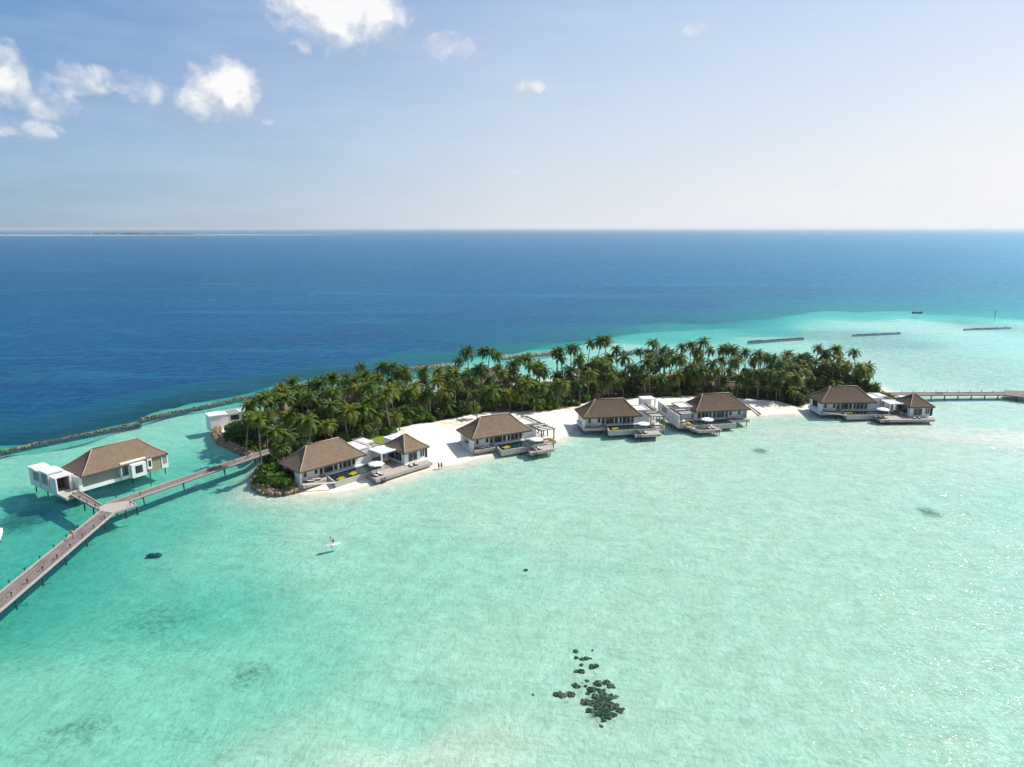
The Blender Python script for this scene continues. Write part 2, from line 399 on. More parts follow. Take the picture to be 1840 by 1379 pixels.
def sandmat(name, land):
    m, t, out = newmat(name)
    b = t.n('ShaderNodeBsdfPrincipled'); b.inputs['Roughness'].default_value = .9; b.inputs['Specular IOR Level'].default_value = .1
    t.L.new(b.outputs[0], out.inputs[0])
    geo = t.n('ShaderNodeNewGeometry').outputs['Position']
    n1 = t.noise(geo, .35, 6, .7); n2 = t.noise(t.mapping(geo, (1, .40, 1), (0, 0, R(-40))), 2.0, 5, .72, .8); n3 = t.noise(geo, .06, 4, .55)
    if land:
        c = t.mix(t.ramp(n1, [(.35, 0.), (.65, 1.)]), (.70, .63, .52), (.84, .78, .68))
        c = t.mix(t.ramp(t.noise(geo, 3.2, 4, .75), [(.64, 0.), (.80, .35)]), c, (.44, .37, .27))
        vg = t.n('ShaderNodeAttribute', attribute_name='veg').outputs['Fac']
        k = t.math('ADD', vg, t.math('MULTIPLY', t.math('SUBTRACT', n1, .5), .9))
        soil = t.mix(t.ramp(n2, [(.4, 0.), (.65, 1.)]), (.055, .050, .025), (.16, .13, .08))
        c = t.mix(t.ramp(k, [(.45, 0.), (.62, 1.)]), c, soil)
        dr = t.n('ShaderNodeAttribute', attribute_name='dry').outputs['Fac']
        c = t.mix(t.math('MULTIPLY', dr, t.ramp(t.noise(geo, 1.6, 5, .7), [(.42, 0.), (.58, .75)])), c, (.26, .24, .09))
        lw = t.n('ShaderNodeAttribute', attribute_name='lawn').outputs['Fac']
        c = t.mix(t.ramp(t.math('ADD', lw, t.math('MULTIPLY', t.math('SUBTRACT', n1, .5), .5)), [(.48, 0.), (.56, 1.)]), c, t.mix(n1, (.10, .17, .015), (.20, .28, .03)))
        # damp sand just above the waterline
        sep = t.n('ShaderNodeSeparateXYZ'); t.L.new(geo, sep.inputs[0])
        c = t.mix(t.ramp(sep.outputs[2], [(.02, .45), (.16, 0.)]), c, (.46, .38, .27))
    else:
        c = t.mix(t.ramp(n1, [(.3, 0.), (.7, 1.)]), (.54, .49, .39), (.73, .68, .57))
        c = t.mix(t.math('MULTIPLY', t.ramp(n2, [(.36, 1.), (.55, 0.)]), .50), c, (.30, .33, .22))  # caustic-like light streaks painted into the bed colour
        gr = t.n('ShaderNodeAttribute', attribute_name='grass').outputs['Fac']
        nn = t.noise(geo, .85, 8, .78)
        k = t.math('ADD', gr, t.math('MULTIPLY', t.math('SUBTRACT', nn, .5), 1.8))
        c = t.mix(t.math('MULTIPLY', t.ramp(k, [(.46, 0.), (1.05, .9)]), t.ramp(gr, [(.02, 0.), (.2, 1.)])), c, (.075, .095, .055))
        c = t.mix(t.ramp(n3, [(.35, .14), (.6, 0.)]), c, (.45, .45, .32))
    t.L.new(c, b.inputs['Base Color'])
    bp = t.n('ShaderNodeBump', inp={'Strength': .35, 'Distance': .25, 'Height': n2}); t.L.new(bp.outputs[0], b.inputs['Normal'])
    return m
q = lambda A: (A[:-1, :-1], A[:-1, 1:], A[1:, 1:], A[1:, :-1])
smax = np.maximum.reduce(q(SD))
DRY = np.zeros(GX.shape)
for x, y, rx, ry in [(815, 763, 30, 6), (935, 748, 14, 5), (1020, 733, 22, 4), (1240, 722, 40, 4), (1400, 728, 40, 3), (720, 775, 14, 4)]:
    c = at(x, y, 1.2); ex = np.hypot(*(at(x + rx, y, 1.2) - c)); ey = np.hypot(*(at(x, y - ry, 1.2) - c))
    DRY = np.maximum(DRY, np.clip(1.4 - np.hypot((GX - c[0]) / ex, (GY - c[1]) / ey), 0, 1))
beach = grid_mesh('beach', TZ, smax > -1.0, sandmat('island_sand', True), {'veg': np.clip(.5 + VS * .25, 0, 1), 'dry': DRY, 'lawn': np.clip(.5 + LW * .3, 0, 1)})
tag(beach, kind='structure')
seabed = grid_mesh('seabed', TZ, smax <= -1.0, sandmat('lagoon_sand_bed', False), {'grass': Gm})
tag(seabed, kind='structure')

# ------------------------------------------------------------------ water
def watermat():
    m, t, out = newmat('sea_water')
    geo = t.n('ShaderNodeNewGeometry').outputs['Position']
    dep = t.n('ShaderNodeAttribute', attribute_name='depth').outputs['Fac']
    # transmittance of the water column (one way), wavelength dependent
    def tr(k): return t.math('POWER', 2.71828, t.math('MULTIPLY', dep, -k))
    comb = t.n('ShaderNodeCombineColor'); t.L.new(tr(.35), comb.inputs[0]); t.L.new(tr(.048), comb.inputs[1]); t.L.new(tr(.076), comb.inputs[2])
    tp = t.n('ShaderNodeBsdfTransparent'); t.L.new(comb.outputs[0], tp.inputs[0])
    # light scattered back by the water, with wave light and shade painted in
    big = t.noise(t.mapping(geo, (.4, 1.0, 1), (0, 0, R(-8))), .012, 5, .6)
    mid = t.noise(t.mapping(geo, (.5, 1.0, 1), (0, 0, R(12))), .22, 6, .74)
    deepc = t.mix(t.ramp(big, [(.35, 0.), (.7, 1.)]), (.001, .046, .120), (.0015, .072, .168))
    deepc = t.mix(t.ramp(mid, [(.34, .8), (.54, 0.)]), deepc, (.0008, .028, .095))
    deepc = t.mix(t.ramp(mid, [(.56, 0.), (.72, .7)]), deepc, (.006, .115, .25))
    grain = t.noise(t.mapping(geo, (.42, .10, 1), (0, 0, R(14))), 1.0, 6, .78, .6)  # wave flecks, bright and dark, painted into the water colour
    deepc = t.mix(t.ramp(grain, [(.36, .8), (.52, 0.)]), deepc, (.0006, .020, .075))
    deepc = t.mix(t.ramp(grain, [(.54, 0.), (.74, .75)]), deepc, (.010, .13, .27))
    slick = t.noise(t.mapping(geo, (.004, .022, 1), (0, 0, R(-14))), 1.0, 5, .58, 1.2)
    deepc = t.mix(t.math('MULTIPLY', t.ramp(slick, [(.55, 0.), (.66, 1.)]), t.ramp(grain, [(.3, .1), (.6, .5)])), deepc, (.030, .17, .28))
    body = t.mix(t.ramp(t.math('MULTIPLY', dep, 1 / 16.), [(.25, 0.), (.95, 1.)]), (.006, .115, .200), deepc)
    df = t.n('ShaderNodeBsdfDiffuse'); t.L.new(body, df.inputs[0])
    op = t.math('SUBTRACT', 1.0, t.math('POWER', 2.71828, t.math('MULTIPLY', t.math('MAXIMUM', t.math('SUBTRACT', dep, 1.6), 0.0), -.12)))
    s1 = t.n('ShaderNodeMixShader'); t.L.new(op, s1.inputs[0]); t.L.new(tp.outputs[0], s1.inputs[1]); t.L.new(df.outputs[0], s1.inputs[2])
    # wave relief
    w1 = t.noise(t.mapping(geo, (.55, 1, 1), (0, 0, R(24))), 1.5, 5, .62, .5)
    w2 = t.noise(t.mapping(geo, (.45, 1, 1), (0, 0, R(18))), .22, 5, .6, .4)
    hgt = t.math('ADD', t.math('MULTIPLY', w1, .22), t.math('MULTIPLY', w2, .9))
    bp = t.n('ShaderNodeBump', inp={'Strength': .9, 'Distance': .7, 'Height': hgt})
    gl = t.n('ShaderNodeBsdfGlossy'); gl.inputs['Roughness'].default_value = .36; gl.inputs['Color'].default_value = (.36, .78, 1.0, 1); t.L.new(bp.outputs[0], gl.inputs['Normal'])
    bp2 = t.n('ShaderNodeBump', inp={'Strength': 1.0, 'Distance': .35, 'Height': t.noise(t.mapping(geo, (.7, 1, 1), (0, 0, R(30))), 1.3, 2, .55)})
    gs = t.n('ShaderNodeBsdfGlossy'); gs.inputs['Roughness'].default_value = .12; t.L.new(bp2.outputs[0], gs.inputs['Normal'])
    gm = t.n('ShaderNodeMixShader'); cl_ = t.noise(t.mapping(geo, (.10, .30, 1), (0, 0, R(24))), 1.0, 3, .6, .5); t.L.new(t.math('MULTIPLY', t.ramp(cl_, [(.47, 0.), (.66, 1.)]), .5), gm.inputs[0]); t.L.new(gl.outputs[0], gm.inputs[1]); t.L.new(gs.outputs[0], gm.inputs[2])
    fr = t.n('ShaderNodeFresnel', inp={'IOR': 1.33}); t.L.new(bp.outputs[0], fr.inputs['Normal'])
    fac = t.math('MINIMUM', t.math('MULTIPLY', fr.outputs[0], .5), .40)
    s2 = t.n('ShaderNodeMixShader'); t.L.new(fac, s2.inputs[0]); t.L.new(s1.outputs[0], s2.inputs[1]); t.L.new(gm.outputs[0], s2.inputs[2])
    t.L.new(s2.outputs[0], out.inputs[0]); return m
dep_attr = np.where(GY > 900, np.where(TZ > -4, np.clip(-TZ, 0, 50), DP), np.where(SD > -1, np.clip(-TZ, 0, 50), np.maximum(np.clip(-TZ, 0, 50), np.where(TZ < -13.5, DP, 0))))
water = grid_mesh('water', np.zeros(GX.shape), smax < 4.0, watermat(), {'depth': dep_attr})
tag(water, kind='structure')
def ground(x, y):
    z, _, _ = terrain(np.array([float(x)]), np.array([float(y)])); return float(z[0])

# ------------------------------------------------------------------ villas
LEN = 17.0
def roof_mesh(mb, x0, y0, x1, y1, ze, zr, rx0, rx1, ry, seed=1, th=.38):
    """hipped thatch: slopes subdivided and roughened, with thick ragged eaves"""
    q = random.Random(seed); N = 14; K = 8
    A, B, C, D = (x0, y0), (x1, y0), (x1, y1), (x0, y1); E, F = (rx0, ry), (rx1, ry)
    for (a, b, c, d) in ((A, B, F, E), (B, C, F, F), (C, D, E, F), (D, A, E, E)):
        vs = []; fs = []
        for j in range(K + 1):
            v = j / K
            for i in range(N + 1):
                u = i / N
                lo = (a[0] + (b[0] - a[0]) * u, a[1] + (b[1] - a[1]) * u); hi = (d[0] + (c[0] - d[0]) * u, d[1] + (c[1] - d[1]) * u)
                x = lo[0] + (hi[0] - lo[0]) * v; y = lo[1] + (hi[1] - lo[1]) * v
                edge = i in (0, N) or j in (0, K)
                z = ze + (zr - ze) * (v - .10 * math.sin(math.pi * v) * .6) + (0 if edge else q.uniform(-.035, .05))
                vs.append((x, y, z))
        for j in range(K):
            for i in range(N):
                p = j * (N + 1) + i; fs.append((p, p + 1, p + N + 2, p + N + 1))
        mb.add(vs, fs)
    # eave edge: ragged skirt
    for (a, b) in ((A, B), (B, C), (C, D), (D, A)):
        n = 40; L = math.hypot(b[0] - a[0], b[1] - a[1]); nx_, ny_ = (b[1] - a[1]) / L, -(b[0] - a[0]) / L
        vs = []; fs = []
        for i in range(n + 1):
            u = i / n; x = a[0] + (b[0] - a[0]) * u; y = a[1] + (b[1] - a[1]) * u; e = 0 if i in (0, n) else 1
            vs += [(x, y, ze), (x - nx_ * .10, y - ny_ * .10, ze - th + e * q.uniform(-.07, .07))]
        for i in range(n): fs.append((2 * i, 2 * i + 1, 2 * i + 3, 2 * i + 2))
        mb.add(vs, fs)
    mb.add([(A[0] + .1, A[1] + .1, ze - th + .05), (B[0] - .1, B[1] + .1, ze - th + .05), (C[0] - .1, C[1] - .1, ze - th + .05), (D[0] + .1, D[1] - .1, ze - th + .05)], [(0, 3, 2, 1)])
    return (A, B, C, D, E, F)
def hips(mb, k, ze, zr):
    A, B, C, D, E, F = k
    def pt(p, q_, v): return (p[0] + (q_[0] - p[0]) * v, p[1] + (q_[1] - p[1]) * v, ze + (zr - ze) * (v - .06 * math.sin(math.pi * v)) + .05)
    for p, q_ in ((A, E), (D, E), (B, F), (C, F)): mb.tube([pt(p, q_, v / 6) for v in range(7)], .13, 5)
    mb.tube([(E[0], E[1], zr + .05), (F[0], F[1], zr + .05)], .15, 5)

def window(root, mir, x0, x1, z0, z1, y, axis='x', side=-1, mull=0, mat=None):
    """frame (part) with a pane (sub-part); axis 'x': wall runs along x at y; axis 'y': wall runs along y at x=y"""
    f = MB(mir); t = .09; d = .07 * side
    def bx(m, a0, a1, c0, c1, off0, off1):
        if axis == 'x': m.box(a0, y + off0, c0, a1, y + off1, c1)
        else: m.box(y + off0, a0, c0, y + off1, a1, c1)
    bx(f, x0, x1, z1 - t, z1, 0, d); bx(f, x0, x1, z0, z0 + t, 0, d)
    bx(f, x0, x0 + t, z0 + t, z1 - t, 0, d); bx(f, x1 - t, x1, z0 + t, z1 - t, 0, d)
    for i in range(mull):
        xm = x0 + (x1 - x0) * (i + 1) / (mull + 1); bx(f, xm - t / 2, xm + t / 2, z0 + t, z1 - t, 0, d)
    fo = f.build('window', M['frame'], root)
    p = MB(mir); bx(p, x0 + t, x1 - t, z0 + t, z1 - t, .003 * side, .03 * side)
    p.build('pane', mat or M['glass'], fo)
    return fo

def piles(root, mir, pts, zt, zb=-.7, r=.13):
    for (x, y) in pts:
        m = MB(mir); m.tube([(x, y, zb), (x, y, zt)], r, 7); m.build('pile', M['pile'], root)

def main_house(root, mir, seed, length=LEN, depth=9.5):
    L = length
    w = MB(mir)
    w.box(.9, 2.2, 1.55, L - .8, depth - .6, 4.25)
    w.box(.55, .95, 1.55, .895, 3.2, 4.2)                     # projecting white fin at the corner
    w.box(.5, 1.0, .45, L - .5, depth - .4, 1.545)             # plinth
    w.build('wall', M['white'], root)
    r = MB(mir); k = roof_mesh(r, 0, 0, L, depth, 4.5, 8.45, L * .275, L * .755, depth / 2, seed)
    ro = r.build('roof', M['thatch'], root)
    h = MB(mir); hips(h, k, 4.5, 8.45); h.build('ridge_cap', M['hip'], ro, smooth=True)
    for (a, b, mu) in ((2.0, 2.9, 0), (4.7, 5.6, 0), (5.9, 6.9, 0), (7.0, 9.5, 0), (9.6, 10.6, 0), (11.0, 11.8, 0), (11.9, 14.2, 1), (14.3, 15.3, 0)):
        window(root, mir, a, b, 1.9 if mu or a > 5.8 else 2.3, 3.95, 2.2, 'x', -1, mu)
    window(root, mir, 3.6, 7.2, 1.9, 4.0, .9, 'y', -1, 0)
    bp_ = MB(mir); bp_.box(5.8, 2.06, 1.585, 15.4, 2.197, 1.895); bp_.build('base_panel', M['greywall'], root)
    hd_ = MB(mir); hd_.box(5.8, 2.15, 3.955, 15.4, 2.197, 4.2); hd_.build('lintel', M['greywall'], root)

def pool(root, mir, poly=None):
    poly = poly or [(6.2, -3.6), (19.3, -3.6), (19.3, 1.3), (7.1, 1.3)]
    m = MB(mir); n = len(poly)
    cx = sum(p[0] for p in poly) / n; cy = sum(p[1] for p in poly) / n
    inn = [(p[0] + (.30 if p[0] < cx else -.30), p[1] + (.28 if p[1] < cy else -.28)) for p in poly]
    def ring(a, b, z0, z1):
        for i in range(n):
            j = (i + 1) % n; m.add([(a[i][0], a[i][1], z0), (a[j][0], a[j][1], z0), (b[j][0], b[j][1], z1), (b[i][0], b[i][1], z1)], [(0, 1, 2, 3)])
    ring(poly, poly, .25, 1.62); ring(poly, inn, 1.62, 1.62)
    m.add([(p[0], p[1], .25) for p in poly], [tuple(reversed(range(n)))])
    m.build('pool_wall', M['concrete'], root)
    in2 = [(p[0] + (.55 if p[0] < cx else -.55), p[1] + (.6 if p[1] < cy else -.6)) for p in inn]
    t = MB(mir); m = t; ring(inn, inn, 1.62, 1.0); ring(inn, in2, 1.545, 1.545); t.build('pool_lining', M['tile'], root)
    wv = MB(mir); wv.add([(p[0], p[1], 1.53) for p in inn], [tuple(range(n))]); wv.build('pool_water', M['pool'], root)

def terrace(root, mir):
    d = MB(mir); d.prism([(.45, -.4), (6.15, -.4), (7.0, 1.3), (7.0, 2.15), (.9, 2.15)], 0.85, 1.58); d.build('terrace', M['deck'], root)
    c = MB(mir); c.box(7.05, 1.35, 1.1, 19.9, 2.17, 1.80); c.build('ledge', M['white'], root)

def annex(root, mir, y0=3.4, y1=9.3):
    w = MB(mir); w.box(L_ - .6, y0, 1.2, L_ + 3.2, y1, 4.95); w.build('annex_wall', M['white'], root)
    r = MB(mir); r.box(L_ - .7, y0 - .08, 4.953, L_ + 3.3, y0 + .22, 5.2); r.box(L_ - .7, y1 - .22, 4.953, L_ + 3.3, y1 + .08, 5.2)
    r.box(L_ - .7, y0 + .22, 4.953, L_ - .4, y1 - .22, 5.2); r.box(L_ + 3.0, y0 + .22, 4.953, L_ + 3.3, y1 - .22, 5.2)
    r.box(L_ - .4, y0 + .22, 4.953, L_ + 3.0, y1 - .22, 5.0); r.build('annex_roof', M['offwhite'], root)
L_ = LEN

def pergola(root, mir, x0, x1, y0, y1, z, posts, slat=1.15, deck=None):
    m = MB(mir)
    for x in (x0, x1): m.box(x - .12, y0, z, x + .12, y1, z + .28)
    n = max(2, int((y1 - y0) / slat))
    for i in range(n + 1):
        y = y0 + .13 + (y1 - y0 - .26) * i / n; m.box(x0 - .5, y - .11, z + .283, x1 + .5, y + .11, z + .52)
    po = m.build('pergola', M['timber'], root)
    for (x, y) in posts:
        p = MB(mir); p.box(x - .13, y - .13, 1.5, x + .13, y + .13, z - .003); p.build('post', M['timber'], po)
    s = MB(mir)
    for i in range(n):
        if i % 3 == 2: continue
        y = y0 + .13 + (y1 - y0 - .26) * (i + .5) / n; s.box(x0 + .3, y - .34, z + .30, x1 - .3, y + .34, z + .38)
    s.build('sunlit_slat', M['canvas'], po)  # white panels with the sun on the slats put into their colour

def villa_small(root, mir, seed):
    """villa with pool, pergola deck and small sun deck"""
    main_house(root, mir, seed); terrace(root, mir); pool(root, mir); annex(root, mir)
    d = MB(mir); d.prism([(19.4, -2.4), (22.8, -2.4), (22.8, 12.5), (20.35, 12.5), (20.35, 3.3), (19.95, 3.3), (19.95, 1.3), (19.4, 1.3)], 0.6, 1.5)
    d.prism([(12.4, -7.3), (19.2, -7.3), (20.4, -3.7), (13.3, -3.7)], .5, 1.18); d.box(19.4, -3.65, .8, 21.0, -2.45, 1.3); d.build('sun_deck', M['deck'], root)
    pergola(root, mir, 18.6, 22.3, -2.3, 3.2, 4.3, [(18.6, -2.1), (22.3, -2.1), (22.3, 1.0), (22.3, 3.0)])
    s = MB(mir); s.box(20.6, 3.6, 4.5, 21.0, 12.4, 4.75); s.box(22.1, 3.6, 4.5, 22.4, 12.4, 4.75)
    for i in range(7): s.box(21.0, 3.8 + i * 1.35, 4.52, 22.1, 4.1 + i * 1.35, 4.72)
    so = s.build('lattice', M['timber'], root)
    for y in (5.5, 9, 12): p = MB(mir); p.box(22.1, y, 1.5, 22.35, y + .25, 4.497); p.build('post', M['timber'], so)
    l = MB(mir)
    for i in range(5): l.box(13.2, -7.30 - .08 * 1, .9 - .28 * i, 14.1, -7.36 - .08, .95 - .28 * i)
    l.box(13.15, -7.45, -.9, 13.22, -7.31, 1.25); l.box(14.08, -7.45, -.9, 14.15, -7.31, 1.25); l.build('ladder', M['metal'], root)
    piles(root, mir, [(1, .2), (5, .2), (8, -3), (12, -3), (1, 5), (8, 5), (14.5, -6.8), (18.3, -6.8), (18, -3), (22.3, -2), (22.3, 4), (16, 2)], 1.1)

def villa_large(root, mir, seed):
    """villa with pool, white portal and a second small pyramid-roofed room"""
    main_house(root, mir, seed); terrace(root, mir); pool(root, mir, [(6.2, -3.6), (14.3, -3.6), (19.3, -3.6), (19.3, 1.3), (7.1, 1.3)]); annex(root, mir, 2.6, 9.0)
    b = MB(mir); b.tube([(.6, .1, 1.62), (6.1, -3.75, 1.62)], .16, 4); b.build('edge_beam', M['white'], root)
    d = MB(mir); d.prism([(13.7, -8.0), (29.8, -8.0), (29.8, -5.75), (23.9, -5.75), (23.9, -3.65), (14.3, -3.65)], .6, 1.32)
    d.build('sun_deck', M['deck'], root)
    d2 = MB(mir); d2.box(19.35, -3.6, 1.0, 23.85, 2.55, 1.45); d2.box(20.35, 2.55, 1.0, 26, 9, 1.45); d2.build('stone_terrace', M['deckdark'], root)
    p = MB(mir); p.box(19.4, -2.1, 4.3, 26, -1.5, 4.62); p.box(19.4, 2.1, 4.3, 26, 2.7, 4.62); p.box(19.4, -1.5, 4.3, 21.6, 2.1, 4.62); p.box(25.4, -1.5, 4.3, 26, 2.1, 4.62)
    po = p.build('portal_canopy', M['white'], root)
    q_ = MB(mir); q_.box(21.6, -1.5, 4.4, 25.4, 2.1, 4.5); q_.build('canopy_panel', M['offwhite'], po)
    for (x, y) in ((19.7, -1.9), (25.7, -1.9), (19.7, 2.4)):
        c = MB(mir); c.box(x - .16, y - .16, 1.45, x + .16, y + .16, 4.297); c.build('post', M['white'], po)
    sl = MB(mir)
    for i in range(12): sl.box(20.1 + i * .3, 2.3, 1.46, 20.22 + i * .3, 2.42, 4.29)
    sl.build('slat_screen', M['timber'], po)
    w = MB(mir); w.box(24.2, -4.7, 1.5, 30.2, 2.8, 4.2); w.box(23.9, -5.7, 1.0, 30.8, 3.2, 1.495); w.build('pavilion_wall', M['white'], root)
    r = MB(mir); k = roof_mesh(r, 23.5, -5.6, 31, 3.6, 4.4, 7.3, 26.9, 27.6, -1.0, seed + 5); ro = r.build('pavilion_roof', M['thatch'], root)
    h = MB(mir); hips(h, k, 4.4, 7.3); h.build('ridge_cap', M['hip'], ro, smooth=True)
    window(root, mir, 25.2, 27.9, 1.7, 3.8, -4.7, 'x', -1, 1); window(root, mir, 28.7, 30.1, 2.0, 3.8, -4.7, 'x', -1, 1)
    window(root, mir, -3.6, 1.6, 1.8, 3.8, 24.2, 'y', -1, 1); window(root, mir, -4.4, -2.4, 1.9, 3.8, 30.2, 'y', 1, 1)
    bx = MB(mir); bx.box(30.25, -4.6, 1.2, 31.1, -1.2, 1.5); bx.box(31.0, -4.6, 1.5, 31.1, -1.2, 4.0); bx.build('bay', M['timber'], root)
    t = MB(mir); t.box(28.2, 3.65, 1.2, 31.6, 9.0, 4.3); to = t.build('rear_annex', M['white'], root)
    for y in (5.2, 7.0):
        s = MB(mir); s.box(28.8, y, 4.303, 31.0, y + .3, 4.32); s.build('dark_slit', M['tile'], to)  # flat dark strips for the slits across the white top
    lt = MB(mir); lt.box(20.8, 3.0, 4.5, 21.1, 12, 4.75); lt.box(23.4, 3.0, 4.5, 23.7, 12, 4.75)
    for i in range(9): lt.box(21.1, 3.2 + i * 1.05, 4.52, 23.4, 3.45 + i * 1.05, 4.72)
    lo = lt.build('lattice', M['timber'], root)
    cp = MB(mir); cp.box(21.12, 6.0, 4.76, 23.38, 10.5, 4.84); cp.build('lattice_cover', M['offwhite'], lo)
    for y in (3.1, 7.5, 11.7): pp = MB(mir); pp.box(23.43, y, 1.2, 23.67, y + .24, 4.497); pp.build('post', M['timber'], lo)
    l = MB(mir)
    for i in range(5): l.box(15.2, -8.14, .95 - .28 * i, 16.1, -8.08, 1.0 - .28 * i)
    l.box(15.15, -8.15, -.9, 15.22, -8.01, 1.4); l.box(16.08, -8.15, -.9, 16.15, -8.01, 1.4); l.build('ladder', M['metal'], root)
    piles(root, mir, [(1, .2), (5, .2), (8, -3), (12, -3), (1, 5), (8, 5), (16, -7.3), (22, -7.3), (28.5, -7.3), (30.3, -5), (30.3, 2), (18, -3), (16, 2)], 1.0)

def villa_mirror_walls(root, mir):
    """tall white screen panels along the outer side of the mirrored villa"""
    for i, (a, b) in enumerate(((-2.6, .9), (1.15, 4.2), (4.5, 12.6))):
        w = MB(mir); w.box(22.9, a, .8, 23.15, b, 4.4 if i < 2 else 4.7); w.build('screen_panel', M['white'], root)
    t = MB(mir); t.box(20.4, 7.5, 1.5, 22.85, 12.4, 4.5); to = t.build('tower', M['white'], root)
    g = MB(mir); g.box(20.3, 7.4, 4.503, 23.2, 12.5, 4.85); g.build('tower_roof', M['offwhite'], to)
    window(root, mir, 5.6, 9.2, 2.6, 4.4, 23.15, 'y', 1, 0, M['greywall'])

VG = 'thatched pool villas along the beach'
def villa(fl, ang, kind, seed, label, mir=None):
    root = empty('villa', (fl[0], fl[1], 0), R(ang), label, 'villa', VG)
    (villa_large if kind == 'L' else villa_small)(root, mir, seed)
    return root
v2 = villa((-45.0, 139.7), 46.5, 'L', 1, 'large brown-thatched villa with pool and second pyramid roof, beside the rocky point at the jetty')
v3 = villa((-9.8, 163.6), 28.5, 'S', 2, 'brown-thatched pool villa standing alone on the widest stretch of white beach')
v4 = villa((19.4, 183.3), 9.0, 'S', 3, 'brown-thatched pool villa left of the narrow inlet, with a yellow cushion on its pergola deck')
v5 = villa((51.8, 189.8), 10.5, 'S', 4, 'brown-thatched pool villa right of the narrow inlet, with tall white screens down its left side', LEN)
villa_mirror_walls(v5, LEN)
v6 = villa((91.8, 200.3), 2.0, 'L', 6, 'greyish-thatched pool villa at the far right end of the island, with a small pyramid roof')

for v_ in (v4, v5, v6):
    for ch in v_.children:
        if ch.data and ch.data.materials and ch.data.materials[0] == M['thatch']: ch.data.materials[0] = M['thatch_dark']

